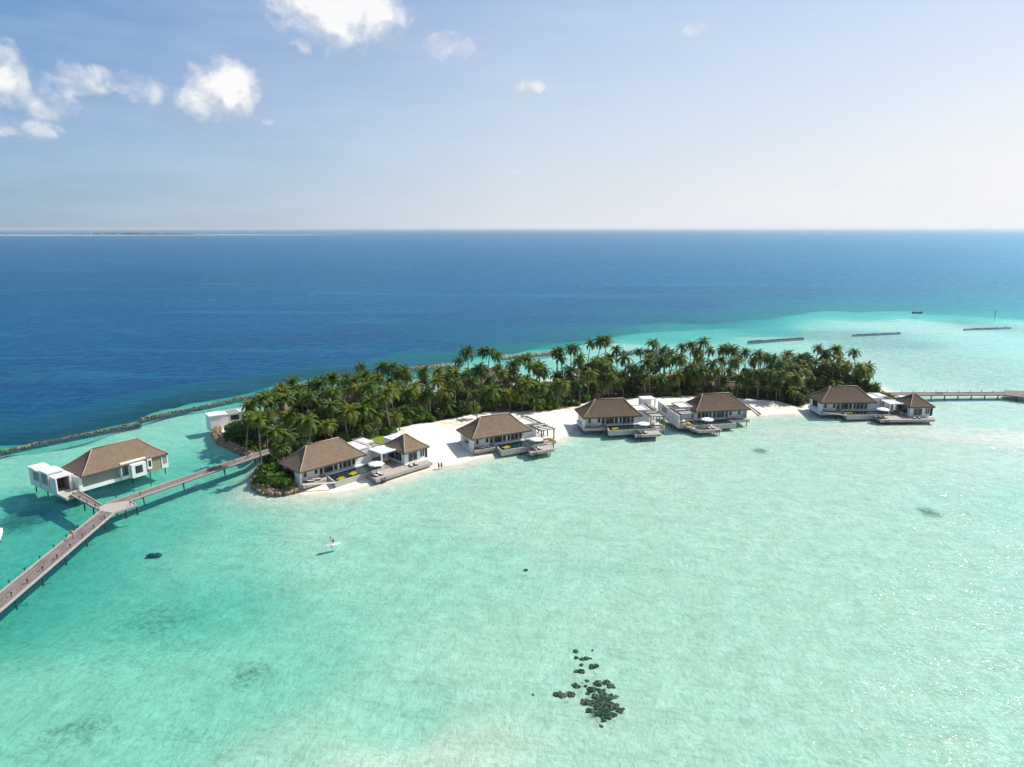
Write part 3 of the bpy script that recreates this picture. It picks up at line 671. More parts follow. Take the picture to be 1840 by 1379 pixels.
def villa_rear(root, mir=None):
    """overwater villa seen from its entrance side"""
    L = 19.0
    w = MB(mir); w.box(.4, 1.2, 1.7, L - .2, 8.7, 4.2); w.build('wall', M['greywall'], root)
    b = MB(mir); b.box(.1, .9, .95, L + .1, 9.0, 1.697); b.box(-.35, .85, 1.0, .38, 3.2, 4.3); b.build('plinth', M['white'], root)
    r = MB(mir); k = roof_mesh(r, 0, 0, L, 9.5, 4.5, 8.45, 4.8, 14.6, 4.75, 9); ro = r.build('roof', M['thatch'], root)
    h = MB(mir); hips(h, k, 4.5, 8.45); h.build('ridge_cap', M['hip'], ro, smooth=True)
    a = MB(mir); a.box(8.2, .2, 1.2, 13.8, 1.9, 5.0); ao = a.build('bathroom_block', M['white'], root)
    c = MB(mir); c.box(9.9, -1.0, 1.3, 13.1, .197, 4.35); co = c.build('bay', M['white'], ao)
    g = MB(mir); g.box(10.7, -1.04, 2.2, 12.3, -1.003, 3.9); g.build('window', M['glass'], co)
    g = MB(mir); g.box(8.4, .16, 2.0, 9.7, .197, 4.4); g.build('window', M['glass'], ao)
    t = MB(mir); t.box(13.85, .4, 1.2, 17.2, 1.9, 4.8); to = t.build('tan_wall', M['tan'], root)
    t = MB(mir); t.box(14.0, .0, 2.0, 15.0, .397, 4.4); t2 = t.build('bay', M['white'], to)
    g = MB(mir); g.box(14.2, -.03, 2.6, 14.8, -.003, 4.0); g.build('window', M['glass'], t2)
    e = MB(mir); e.box(17.4, .35, 1.2, L - .05, 1.15, 4.3); eo = e.build('end_wall', M['white'], root)
    g = MB(mir); g.box(17.7, .31, 2.2, L - .3, .347, 4.1); g.build('panel', M['greywall'], eo)
    f = MB(mir); f.box(-1.0, 3.25, 4.2, 3.2, 10.5, 4.5); f.build('flat_roof', M['offwhite'], root)
    f = MB(mir); f.box(-1.0, 3.25, 1.2, -.2, 10.5, 4.197); f.build('terrace_wall', M['white'], root)
    # entrance blocks on the outer end
    for j, (y0, y1, zt) in enumerate(((2.4, 5.4, 4.7), (5.8, 9.4, 5.05), (9.8, 14.8, 4.8))):
        q_ = MB(mir)
        q_.box(-4.0, y0, 1.0, -3.75, y1, zt); q_.box(-1.3, y0, 1.0, -1.05, y1, zt)
        q_.box(-3.75, y1 - .25, 1.0, -1.3, y1, zt); q_.box(-3.75, y0, 1.0, -1.3, y1 - .25, 1.6)
        if j: q_.box(-3.75, y0, 1.6, -1.3, y0 + .25, zt)
        if j == 1: q_.box(-4.2, y0 - .1, zt + .003, -.9, y1 + .1, zt + .3)
        if j == 2: q_.box(-4.1, 12.0, zt + .003, -.95, y1 + .1, zt + .3)
        q_.box(-3.75, y0 + (1.2 if j == 0 else .3), zt - .25, -1.3, y1 - .25, zt - .02)
        qo = q_.build('entrance_block', M['white'], root)
        if j != 1: rd_ = MB(mir); rd_.box(-3.74, y0 + (1.2 if j == 0 else .3), zt - .019, -1.31, min(y1 - .26, 11.9), zt + .002); rd_.build('slat_gap_shade', M['deckdark'], qo)  # dark sheet stands in for the shade between the roof slats
        s = MB(mir)
        for i in range(int((y1 - y0) / .75)):
            if j == 1 or (j == 2 and y0 + i * .75 > 11.5): break
            s.box(-4.15, y0 + .1 + i * .75, zt + .003, -.9, y0 + .38 + i * .75, zt + .2)
        if s.v: s.build('roof_slat', M['white'], qo)
        if j == 0:
            g = MB(mir); g.box(-3.7, y1 - .32, 1.66, -1.35, y1 - .26, zt - .3); g.build('portal_shade', M['shade_dark'], qo)  # dark panel painted in for the shade at the back of the portal
            g = MB(mir); g.box(-3.74, y0 + .6, 1.66, -3.70, y1 - .33, zt - .3); g.box(-1.345, y0 + .6, 1.66, -1.305, y1 - .33, zt - .3); g.build('shade_lining', M['timber'], qo)  # timber tone on both sides adds to the shade painted in the portal
        if j:
            g = MB(mir); g.box(-4.04, y0 + .4, 2.5, -4.003, y0 + 3.0, zt - .3); g.build('window', M['greywall'], qo)
        d = MB(mir); d.box(-3.7, y0 + .3, 1.605, -1.35, y1 - .3, 1.65); d.build('floor', M['deckdark'], qo)
    p = MB(mir); p.prism([(-4.3, -2.2), (-.8, -2.2), (-.8, 2.35), (-4.1, 2.35)], 1.1, 1.55); p.build('porch', M['concrete'], root)
    piles(root, mir, [(1, 1.4), (6, 1.4), (11, 1.4), (15, 1.4), (18.6, 1.4), (18.6, 8), (11, 8), (2, 8), (-3.6, 0), (-1.2, 0), (-3.6, 8), (-3.6, 13.5)], 1.0)

v1 = empty('villa', (-90.4, 138.3, 0), R(56), 'tan-thatched villa alone over the water at the left, with white block entrance and short walkway', 'villa', 'thatched pool villas along the beach')
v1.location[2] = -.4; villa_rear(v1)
p0 = at(-3, 985, 1.5)
v0 = empty('villa', (float(p0[0]) - 16.9, float(p0[1]) - 9.5, 0), R(30), 'white edge of a villa just entering the picture at the left border, beside the jetty', 'villa', VG)
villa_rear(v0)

def back_villa(px, py, ang, label, seed, walled='white', zroof=0.0):
    p = at(px, py, 1.0)
    root = empty('villa', (float(p[0]), float(p[1]), zroof), R(ang), label, 'villa', 'villas hidden behind the palms')
    root.location[2] -= 1.6
    w = MB(); w.box(-7.4, -3.4, .6, 7.4, 3.4, 4.2); w.build('wall', M[walled], root)
    r = MB(); k = roof_mesh(r, -8.3, -4.6, 8.3, 4.6, 4.4, 8.2, -4, 4, 0, seed); ro = r.build('roof', M['thatch'], root)
    h = MB(); hips(h, k, 4.4, 8.2); h.build('ridge_cap', M['hip'], ro, smooth=True)
    a = MB(); a.box(-13, -2.8, .6, -7.9, 3.6, 4.6); a.box(-13.2, -3, 4.603, -7.7, 3.8, 4.8); a.build('annex_wall', M['white'], root)
    for i in range(4): window(root, None, -6.6 + i * 3.4, -4.2 + i * 3.4, 1.7, 3.7, -3.4, 'x', -1, 1)
    return root
back_villa(529, 751, 62, 'thatched villa with white walls half hidden among palms at the left of the grove', 21)
back_villa(636, 722, 40, 'white-walled villa behind the palms by the outer breakwater, left of the tall palm clump', 22)
back_villa(880, 690, 25, 'villa behind the middle palms, only chinks of pale wall showing', 23)
back_villa(1068, 681, 12, 'villa with pinkish-brown roof showing through the palms behind the inlet', 24)
back_villa(1302, 704, 3, 'brown-roofed building with dark reed walls in the grove right behind the inlet villas', 25, 'reedwall', -2.2)
back_villa(1422, 682, 5, 'pale-walled villa glimpsed between palm stems near the right end of the grove', 26)
back_villa(1488, 688, 4, 'thatched villa roof among the palms behind the far right villa', 27)
# white block at the island's left end
p = at(410, 762, 1.0)
r0 = empty('villa', (float(p[0]), float(p[1]), 0), R(38), 'flat-roofed white block with a grey window at the left end of the island', 'villa', 'villas hidden behind the palms')
w = MB(); w.box(-5, -1, -.2, 7, 3.2, 4.0); w.box(-5.2, -1.2, 4.003, -1.2, 3.4, 4.3); w.build('wall', M['white'], r0)
w = MB(); w.box(-1.0, -1.1, 4.004, 7.1, 3.3, 4.1); ro = w.build('flat_roof', M['offwhite'], r0)
for i in range(4):
    w = MB(); w.box(.3 + i * .8, -.8, 4.103, .7 + i * .8, 2.8, 4.2); w.build('roof_slat', M['timber'], ro)
window(r0, None, .4, 3.0, 2.0, 3.7, -1.0, 'x', -1, 0); window(r0, None, 3.6, 6.4, 2.2, 3.6, -1.0, 'x', -1, 3)

# ------------------------------------------------------------------ furniture on the decks
def parasol_proto():
    r = empty('parasol'); m = MB(); m.tube([(0, 0, 0), (0, 0, 2.75)], .05, 6); m.lathe([(.0, 0), (.34, .02), (.34, .1), (0, .11)], 10); m.build('pole', M['metal'], r)
    c = MB(); c.lathe([(1.78, 2.30), (1.70, 2.42), (.9, 2.68), (.12, 2.86), (.0, 2.88)], 8); c.lathe([(1.78, 2.30), (1.76, 2.18)], 8)
    c.build('canopy', M['canvas'], r); return r
def lounger_proto():
    r = empty('sun_lounger'); f = MB(); f.box(-.36, -.95, .22, .36, .95, .30)
    for x in (-.32, .32):
        for y in (-.85, .85): f.box(x - .04, y - .04, 0, x + .04, y + .04, .22)
    f.build('frame', M['wicker'], r)
    c = MB(); c.box(-.33, -.9, .303, .33, .25, .40); c.add([(-.33, .26, .31), (.33, .26, .31), (.33, .92, .66), (-.33, .92, .66), (-.33, .26, .41), (.33, .26, .41), (.33, .88, .75), (-.33, .88, .75)],
        [(0, 3, 2, 1), (4, 5, 6, 7), (0, 1, 5, 4), (1, 2, 6, 5), (2, 3, 7, 6), (3, 0, 4, 7)])
    c.build('cushion', M['cushion'], r); return r
def float_proto():
    r = MB(); n = 6
    r.box(-.85, -.55, 0, .85, .55, .16)
    for i in range(n): r.tube([(-.85 + .34 * (i % 6), -.55, .15), (-.85 + .34 * (i % 6), .55, .15)], .10, 6)
    return r.mesh('pool_float', M['yellow'])
def pouf_mesh():
    r = MB(); r.lathe([(0, 0), (.42, .02), (.62, .20), (.58, .42), (.30, .55), (0, .56)], 12); return r.mesh('bean_bag', M['yellow'], True)
def dining_proto():
    r = empty('dining_set'); t = MB(); t.box(-.7, -.45, .68, .7, .45, .74)
    for x in (-.6, .6):
        for y in (-.36, .36): t.box(x - .04, y - .04, 0, x + .04, y + .04, .68)
    t.build('table', M['timber'], r); return r
PARA, LOUN, FLOAT, POUF = parasol_proto(), lounger_proto(), float_proto(), pouf_mesh()
used = {'p': False, 'l': False}
def wp(root, mir, x, y, z):
    if mir is not None: x = mir - x
    a = root.rotation_euler[2]; return (root.location[0] + x * math.cos(a) - y * math.sin(a), root.location[1] + x * math.sin(a) + y * math.cos(a), z)
def place(kind, proto, root, mir, x, y, z, rz, label, cat, group):
    o = proto if not used[kind] else copy_tree(proto); used[kind] = True
    o.location = wp(root, mir, x, y, z); o.rotation_euler = (0, 0, root.rotation_euler[2] + rz)
    return tag(o, label, cat, group)
def single(me, root, mir, x, y, z, rz, label, cat, group, sc=1.0):
    o = link(me.name, me, None, wp(root, mir, x, y, z), root.rotation_euler[2] + rz, (sc, sc, sc)); return tag(o, label, cat, group)
HOUSES = [(v2, None, 'L', 'the rocky-point villa'), (v3, None, 'S', 'the wide-beach villa'), (v4, None, 'S', 'the left inlet villa'),
          (v5, LEN, 'S', 'the right inlet villa'), (v6, None, 'L', 'the far right villa')]
for root, mir, kd, nm in HOUSES:
    ux, uy, uz = (16.0, -4.9, 1.32) if kd == 'L' else (15.6, -4.6, 1.18)
    place('p', PARA, root, mir, ux, uy, uz, 0, 'white round parasol on the pool deck of ' + nm, 'parasol', 'white parasols on the villa decks')
    for i, dx in enumerate((-.9, .4)):
        place('l', LOUN, root, mir, ux - .3 + dx, uy - 1.1, uz, .2, f'sun lounger with pale cushion, {"left" if (i == 0) == (mir is None) else "right"} one under parasol at ' + nm, 'sun lounger', 'sun loungers on the villa decks')
    for i, dx in enumerate((2.6, 4.1)):
        place('l', LOUN, root, mir, dx, .5, 1.58, 1.1, f'sun lounger on the side terrace of {nm}, ' + ('outer one' if i == 0 else 'nearer the pool'), 'sun lounger', 'sun loungers on the villa decks')
    if kd == 'L':
        for i, dx in enumerate((24.6, 26.0)):
            place('l', LOUN, root, mir, dx, -6.5, uz, -.5, f'sun lounger before the pyramid-roofed room of {nm}, {"left" if i == 0 else "right"} one', 'sun lounger', 'sun loungers on the villa decks')
FG = 'yellow floats on the villa pools'
for root, mir, x, y, s, lab in ((v2, None, 8.3, -2.5, 1.0, 'yellow square float near the left corner of the rocky-point villa pool'), (v2, None, 12.0, -1.6, 1.0, 'yellow square float in mid pool of the rocky-point villa'),
                                (v3, None, 8.6, -1.6, 1.0, 'yellow float in the pool of the wide-beach villa'), (v4, None, 8.5, -1.8, 1.0, 'yellow float in the pool of the left inlet villa'),
                                (v6, None, 8.1, -1.0, 1.0, 'round-looking yellow float in the pool of the far right villa')):
    single(FLOAT, root, mir, x, y, 1.50, .35, lab, 'pool float', FG)
BG = 'yellow bean bags and cushions on the decks'
for root, mir, x, y, z, lab in ((v2, None, 20.4, -1.1, 1.45, 'yellow bean bag under the white portal of the rocky-point villa'), (v3, None, 22.0, -1.7, 1.5, 'yellow bean bag at the pergola corner of the wide-beach villa'),
                                (v4, None, 22.2, -1.7, 1.5, 'orange-yellow bean bag at the outer pergola corner of the left inlet villa'), (v5, LEN, 19.9, -1.7, 1.5, 'orange-yellow bean bag beside the pool end of the right inlet villa'),
                                (v5, LEN, 22.3, -1.7, 1.5, 'yellow bean bag against the white screen of the right inlet villa'), (v6, None, 23.3, -2.3, 1.45, 'tall yellow hanging seat under the white portal of the far right villa')):
    single(POUF, root, mir, x, y, z, 0, lab, 'bean bag', BG, 1.0)
# daybeds (flat pale mattresses under the pergolas)
def daybed_proto():
    r = empty('daybed'); b = MB(); b.box(-1, -.6, 0, 1, .6, .3); b.build('base', M['timber'], r); m = MB(); m.box(-.96, -.56, .303, .96, .56, .48); m.box(-.95, .2, .483, .95, .5, .64); m.build('mattress', M['canvas'], r); return r
DB = daybed_proto(); first = True
for root, mir, x, y, z, lab in ((v3, None, 20.9, -.2, 1.5, 'white daybed under the pergola of the wide-beach villa'), (v4, None, 20.9, -.2, 1.5, 'white daybed under the pergola of the left inlet villa'),
                                (v5, LEN, 20.9, .3, 1.5, 'white daybed under the pergola of the right inlet villa'), (v6, None, 21.2, .2, 1.45, 'white daybed under the portal of the far right villa'), (v2, None, 22.2, .6, 1.45, 'daybed in the shade under the portal of the rocky-point villa')):
    o = DB if first else copy_tree(DB); first = False
    o.location = wp(root, mir, x, y, z); o.rotation_euler = (0, 0, root.rotation_euler[2]); tag(o, lab, 'daybed', 'daybeds under the pergolas')

# white cabana between the inlet villas
p = at(1162, 733, 1.2); cb = empty('cabana', (float(p[0]), float(p[1]), 1.2), R(10), 'white cube-shaped open cabana with flat white roof, on the sand behind the inlet', 'cabana')
for x in (-1.9, 1.9):
    for y in (-1.7, 1.7):
        m = MB(); m.box(x - .14, y - .14, .3, x + .14, y + .14, 3.0); m.build('post', M['white'], cb)
m = MB(); m.box(-2.1, -1.9, 3.003, 2.1, 1.9, 3.25); m.build('roof', M['white'], cb)
m = MB(); m.box(-2.4, -2.2, -.6, 2.4, 2.2, .297); m.build('platform', M['deck'], cb)
m = MB(); m.box(-1.75, 1.55, .3, 1.75, 1.62, 3.0); m.build('curtain', M['canvas'], cb)
m = MB(); m.box(-1.2, -.6, .3, 1.2, 1.2, .75); m.build('bed', M['cushion'], cb)

# ------------------------------------------------------------------ boardwalks
def strip(poly_l, poly_r, z0, z1, name, mat, parent):
    """walkway slab between two edge polylines, UV along its length"""
    me = bpy.data.meshes.new(name); n = len(poly_l); vs = []; fs = []
    for zz in (z1, z0):
        for a, b in zip(poly_l, poly_r): vs += [(a[0], a[1], zz), (b[0], b[1], zz)]
    o_ = 2 * n
    for i in range(n - 1):
        fs.append((2 * i, 2 * i + 1, 2 * i + 3, 2 * i + 2)); fs.append((o_ + 2 * i, o_ + 2 * i + 2, o_ + 2 * i + 3, o_ + 2 * i + 1))
        fs.append((2 * i, 2 * i + 2, o_ + 2 * i + 2, o_ + 2 * i)); fs.append((2 * i + 1, o_ + 2 * i + 1, o_ + 2 * i + 3, 2 * i + 3))
    fs.append((0, o_, o_ + 1, 1)); fs.append((2 * n - 2, 2 * n - 1, o_ + 2 * n - 1, o_ + 2 * n - 2))
    me.from_pydata(vs, [], fs); uvl = me.uv_layers.new(name='UVMap')
    d = [0.0]
    for i in range(1, n): d.append(d[-1] + float(np.hypot(*(np.array(poly_l[i]) - np.array(poly_l[i - 1])))))
    for lp in me.loops:
        k = lp.vertex_index % o_; uvl.data[lp.index].uv = (d[k // 2], (k % 2) * 3.0)
    me.materials.append(mat); me.update(); return link(name, me, parent)
def kerb(pts, z, parent, side=0):
    m = MB(); pts = [np.array(p) for p in pts]
    for a, b in zip(pts[:-1], pts[1:]):
        t = (b - a) / np.hypot(*(b - a)); n_ = np.array([-t[1], t[0]]) * .11
        m.prism([tuple(a + n_), tuple(b + n_), tuple(b - n_), tuple(a - n_)], z - .16, z + .14)
    return m.build('kerb', M['kerb'], parent)
def lerp(a, b, t): return (a[0] + (b[0] - a[0]) * t, a[1] + (b[1] - a[1]) * t)
def jetty_piles(parent, L, Rr, z, step):
    d = 0; seg = []
    for i in range(len(L) - 1):
        ln = float(np.hypot(L[i + 1][0] - L[i][0], L[i + 1][1] - L[i][1])); k = max(1, int(ln / step))
        for j in range(k): seg.append((lerp(L[i], L[i + 1], (j + .5) / k), lerp(Rr[i], Rr[i + 1], (j + .5) / k)))
    for a, b in seg:
        for t in (.06, .94):
            q_ = lerp(a, b, t); m = MB(); m.tube([(q_[0], q_[1], -.6), (q_[0], q_[1], z)], .13, 7); m.build('pile', M['pile'], parent)
        q0, q1 = lerp(a, b, .02), lerp(a, b, .98); m = MB(); m.tube([(q0[0], q0[1], z - .15), (q1[0], q1[1], z - .15)], .14, 4); m.build('crossbeam', M['pile'], parent)
JZ = 1.45
j1 = empty('boardwalk', at3(181, 915, 0), 0, 'long grey timber boardwalk running from the lower left corner to a forked junction', 'boardwalk', 'timber boardwalks on piles')
def loc(root, pts): return [(p[0] - root.location[0], p[1] - root.location[1]) for p in pts]
A0, A1 = at(0, 1065, JZ), at(181, 918, JZ); B0, B1 = at(0, 1098, JZ), at(205, 922, JZ)
dA = (A0 - A1); A00 = A0 + dA * .6; dB = (B0 - B1); B00 = B0 + dB * .5
Lp, Rp = loc(j1, [A00, A0, A1]), loc(j1, [B00, B0, B1])
strip(Lp, Rp, JZ - .35, JZ, 'deck', M['jetty'], j1); kerb(Lp, JZ, j1); kerb(Rp, JZ, j1); jetty_piles(j1, Lp, Rp, JZ - .36, 5.5)
fork = loc(j1, [at(181, 918, JZ), at(205, 922, JZ), at(245, 908, JZ), at(234, 899.5, JZ), at(190, 905.5, JZ), at(176, 913, JZ)])
m = MB(); m.prism(fork, JZ - .36, JZ - .004); m.build('junction_deck', M['deck'], j1)
kerb([fork[1], fork[2]], JZ, j1); kerb([fork[2], fork[3]], JZ, j1)
for f_ in (fork[2], lerp(fork[1], fork[2], .5), fork[4], lerp(fork[3], fork[0], .5)):
    m = MB(); m.tube([(f_[0], f_[1], -.6), (f_[0], f_[1], JZ - .37)], .17, 7); m.build('pile', M['pile'], j1)
j2 = empty('boardwalk', at3(330, 866, 0), 0, 'timber boardwalk from the forked junction to the rocky left tip of the palm island', 'boardwalk', 'timber boardwalks on piles')
Lp, Rp = loc(j2, [at(190, 905.3, JZ), at(280, 875, JZ), at(372, 843, JZ), at(482, 808, JZ)]), loc(j2, [at(234.5, 899.5, JZ), at(282, 883, JZ), at(374, 851, JZ), at(484, 814, JZ)])
strip(Lp, Rp, JZ - .35, JZ, 'deck', M['jetty'], j2); kerb(Lp, JZ, j2); kerb(Rp, JZ, j2); jetty_piles(j2, Lp, Rp, JZ - .36, 6.5)
j3 = empty('boardwalk', at3(155, 900, 0), 0, 'short pale boardwalk from the junction to the porch of the overwater villa', 'boardwalk', 'timber boardwalks on piles')
Lp, Rp = loc(j3, [at(141, 882, JZ), at(183.5, 908, JZ)]), loc(j3, [at(126, 889, JZ), at(175, 914.5, JZ)])
strip(Lp, Rp, JZ - .35, JZ - .002, 'deck', M['jetty'], j3); kerb(Lp, JZ, j3); kerb(Rp, JZ, j3); jetty_piles(j3, Lp, Rp, JZ - .36, 4.0)
j4 = empty('boardwalk', at3(1700, 711, 0), 0, 'distant straight boardwalk on piles leading right from the island to a landing stage', 'boardwalk', 'timber boardwalks on piles')
Lp, Rp = loc(j4, [at(1590, 706.2, JZ), at(1806, 705.2, JZ)]), loc(j4, [at(1590, 710.6, JZ), at(1806, 709.8, JZ)])
strip(Lp, Rp, JZ - .35, JZ, 'deck', M['jetty'], j4); kerb(Lp, JZ, j4); kerb(Rp, JZ, j4); jetty_piles(j4, Lp, Rp, JZ - .36, 4.4)
Lp, Rp = loc(j4, [at(1806, 701.5, JZ), at(1850, 703.5, JZ)]), loc(j4, [at(1806, 710, JZ), at(1850, 715.5, JZ)])
strip(Lp, Rp, JZ - .35, JZ + .003, 'landing_deck', M['jetty'], j4); kerb(Rp, JZ, j4); jetty_piles(j4, Lp, Rp, JZ - .36, 4.4)

# bollard lights along the boardwalks
def bollard_proto():
    r = empty('bollard_light'); m = MB(); m.tube([(0, 0, 0), (0, 0, .52)], .06, 8); m.build('post', M['metal'], r)
    h = MB(); h.lathe([(.05, .50), (.15, .52), (.17, .61), (.12, .70), (0, .73)], 10); h.build('head', M['metal'], r, True); return r
BP = bollard_proto(); firstb = True
def z8(X, Y): return (X / 5.304, 850 + Y / 5.304)
def z2(X, Y): return (370 + X / 5.747, 680 + Y / 5.747)
LG = 'bollard lights along the boardwalks'
S1, S2, S3 = 'on the near edge of the long boardwalk', 'on the far edge of the long boardwalk', 'along the short walkway to the overwater villa'
rows = [([z8(*q_) for q_ in ((998, 440), (895, 527), (787, 617), (670, 715), (547, 818), (410, 932), (263, 1052), (110, 1178))], 'near edge of long left boardwalk'),
        ([z8(*q_) for q_ in ((747, 532), (635, 627), (515, 722), (382, 828), (238, 943), (90, 1062))], 'far edge of long left boardwalk'),
        ([z8(*q_) for q_ in ((700, 217), (760, 252), (830, 298), (910, 330))], 'short walkway to the overwater villa'),
        ([z8(*q_) for q_ in ((1108, 247), (1277, 188), (1443, 131))] + [z2(85, 900), z2(230, 850)], 'upper edge of the island boardwalk'),
        ([z8(1242, 312), z8(1338, 216)] + [z2(*q_) for q_ in ((145, 925), (290, 875), (435, 825))], 'lower edge of the island boardwalk'),
        ([(1620 + i * 20.5, 705.8) for i in range(10)], 'distant right-hand boardwalk')]
ORD = ['first', 'second', 'third', 'fourth', 'fifth', 'sixth', 'seventh', 'eighth', 'ninth', 'tenth']
for pts, where in rows:
    ws = [at(x, y, JZ) for x, y in pts]
    order = sorted(range(len(pts)), key=lambda i: pts[i][0])
    for i, w_ in enumerate(ws):
        o = BP if firstb else copy_tree(BP); firstb = False
        o.location = (float(w_[0]), float(w_[1]), JZ + .01); tag(o, f'dark bollard light, {ORD[order.index(i)]} from the left on the {where}', 'bollard light', LG)
def life_ring(px, py, z, label):
    q_ = at(px, py, z); r = empty('life_ring', (float(q_[0]), float(q_[1]), z - 1.3), R(-10), label, 'life ring', 'orange life rings on posts')
    m = MB(); m.tube([(0, .06, 0), (0, .06, 1.7)], .05, 6); m.build('post', M['metal'], r)
    m = MB(); pts = [(.26 * math.cos(2 * math.pi * k / 14), -.04, 1.3 + .26 * math.sin(2 * math.pi * k / 14)) for k in range(15)]; m.tube(pts, .11, 6, False); m.build('ring', M['orange'], r, True)
life_ring(128.5, 956.5, JZ + 1.3, 'orange ring on a post at the far edge of the long left boardwalk')
life_ring(475.5, 802, 3.0, 'orange ring on a post where the boardwalk meets the island')

# bicycles
def bicycle_proto():
    r = empty('bicycle')
    for x in (-.52, .52):
        w_ = MB(); w_.tube([(x + .33 * math.cos(2 * math.pi * k / 14), 0, .33 + .33 * math.sin(2 * math.pi * k / 14)) for k in range(15)], .03, 5, False)
        w_.tube([(x - .3, 0, .33), (x + .3, 0, .33)], .008, 4); w_.tube([(x, 0, .03), (x, 0, .63)], .008, 4); w_.build('wheel', M['metal'], r)
    f = MB()
    for a, b in (((-.52, .33), (-.12, .78)), ((-.12, .78), (.38, .76)), ((.38, .76), (-.05, .30)), ((-.05, .30), (-.12, .78)), ((-.05, .30), (-.52, .33)), ((.36, .92), (.52, .33))):
        f.tube([(a[0], 0, a[1]), (b[0], 0, b[1])], .025, 5)
    f.build('frame', M['metal'], r)
    s = MB(); s.box(-.26, -.07, .86, -.02, .07, .91); s.tube([(-.12, 0, .78), (-.14, 0, .86)], .02, 5); s.build('saddle', M['metal'], r)
    h = MB(); h.tube([(.36, -.28, .96), (.34, 0, .93), (.36, .28, .96)], .02, 5); h.build('handlebar', M['metal'], r); return r
BK = bicycle_proto(); fk = True
for (px, py, ang, lab) in ((373.5, 851, 50, 'dark bicycle on the near edge of the island boardwalk, left one of a pair'), (378, 849.6, 42, 'dark bicycle on the near edge of the island boardwalk, right one of a pair'),
                           (1685.5, 709.8, 8, 'dark bicycle on the distant right boardwalk, left one of a pair'), (1692, 709.8, 14, 'dark bicycle on the distant right boardwalk, right one of a pair')):
    w_ = at(px, py, JZ); o = BK if fk else copy_tree(BK); fk = False
    o.location = (float(w_[0]), float(w_[1]) + .35, JZ + .01); o.rotation_euler = (0, 0, R(ang)); tag(o, lab, 'bicycle', 'bicycles on the boardwalks')

# ------------------------------------------------------------------ breakwaters and rock edges
def rockwall(name, pts, width, zt, label, cat, group, seed, mats=None, zb=-1.2, dens=1.35):
    q_ = random.Random(seed); pts = [np.array(p) for p in pts]; m = MB(); c = pts[0]
    for a, b in zip(pts[:-1], pts[1:]):
        ln = float(np.hypot(*(b - a))); t = (b - a) / ln; nn = np.array([-t[1], t[0]]); k = max(1, int(ln / .62 * dens))
        for i in range(k):
            for row in (-1, 0, 1):
                p_ = a + t * ln * (i + q_.random()) / k + nn * (row * width * .33 + q_.uniform(-.25, .25)) - c
                r_ = q_.uniform(.36, .66) * min(1, width / 2); zz = zt - (.5 if row else .15) - r_ * .55 + q_.uniform(-.18, .15)
                m.m = 1 if q_.random() < .4 else 0
                m.blob((p_[0], p_[1], zz), r_, .24, q_.randint(0, 99999), 6, 4, .75)
        s_ = a - c; e_ = b - c; w_ = nn * width * .46; m.m = 1; zk = zt - .38; k_ = .62
        m.add([(s_[0] + w_[0], s_[1] + w_[1], zb), (s_[0] - w_[0], s_[1] - w_[1], zb), (e_[0] - w_[0], e_[1] - w_[1], zb), (e_[0] + w_[0], e_[1] + w_[1], zb),
               (s_[0] + w_[0] * k_, s_[1] + w_[1] * k_, zk), (s_[0] - w_[0] * k_, s_[1] - w_[1] * k_, zk), (e_[0] - w_[0] * k_, e_[1] - w_[1] * k_, zk), (e_[0] + w_[0] * k_, e_[1] + w_[1] * k_, zk)],
              [(4, 5, 6, 7), (0, 1, 5, 4), (1, 2, 6, 5), (2, 3, 7, 6), (3, 0, 4, 7)])
    o = m.build(name, mats or [M['rock'], M['darkrock']], None, False, (float(c[0]), float(c[1]), 0)); return tag(o, label, cat, group)
WG = 'rock breakwaters off the island'
rockwall('breakwater', P([(-60, 822), (0, 809), (60, 796), (150, 778), (253, 758)], .4), 1.25, .42, 'low brown rock breakwater crossing behind the overwater villa at the far left', 'breakwater', WG, 1, [M['rock'], M['darkrock']])
rockwall('breakwater', P([(248, 752.5), (300, 741), (360, 729), (430, 714), (480, 704.5), (515, 697)], .4), 1.35, .45, 'pale rock breakwater curving from above the overwater villa towards the palms', 'breakwater', WG, 2, [M['rock'], M['darkrock']])
rockwall('breakwater', P([(513, 691.5), (560, 687.5), (600, 683), (628, 678)], .4), 1.9, .6, 'short pale breakwater segment just left of the grove tops', 'breakwater', WG, 3, [M['concrete'], M['rock']])
rockwall('breakwater', P([(733, 661.5), (770, 658), (816, 654), (830, 652)], .4), 2.4, .8, 'pale breakwater glimpsed behind the middle palms, left of their tallest clump', 'breakwater', WG, 4, [M['concrete'], M['rock']])
rockwall('breakwater', P([(900, 641), (940, 637), (990, 632.5), (1010, 631)], .4), 2.8, .8, 'whitish breakwater behind the palms right of their first tall clump', 'breakwater', WG, 5, [M['concrete'], M['rock']])
rockwall('breakwater', P([(1118, 631), (1160, 629.5), (1190, 629)], .4), 2.6, .5, 'thin breakwater seen through the gap in the palms behind the inlet villas', 'breakwater', WG, 6, [M['concrete'], M['darkrock']])
rockwall('breakwater', P([(1344, 612.4), (1390, 609.6), (1444, 606.4)], .4), 1.2, .42, 'dark straight breakwater left of the other two on the right-hand reef', 'breakwater', WG, 7, [M['darkrock'], M['darkrock']])
rockwall('breakwater', P([(1532, 601.2), (1580, 598.8), (1618, 597)], .4), 1.1, .4, 'dark straight breakwater in the middle of the three on the right-hand reef', 'breakwater', WG, 8, [M['darkrock'], M['darkrock']])
rockwall('breakwater', P([(1732, 590.8), (1780, 589), (1816, 588)], .4), 1.1, .4, 'dark straight breakwater furthest right on the reef', 'breakwater', WG, 9, [M['darkrock'], M['darkrock']])
EG = 'rock edging of the island'
rockwall('rock_edging', P([(389, 768), (388, 775), (397, 791), (430, 806), (458, 818)], .5), 2.6, 1.25, 'pale boulders edging the left tip of the island above the boardwalk', 'rock edging', EG, 11, [M['rock'], M['rock']])
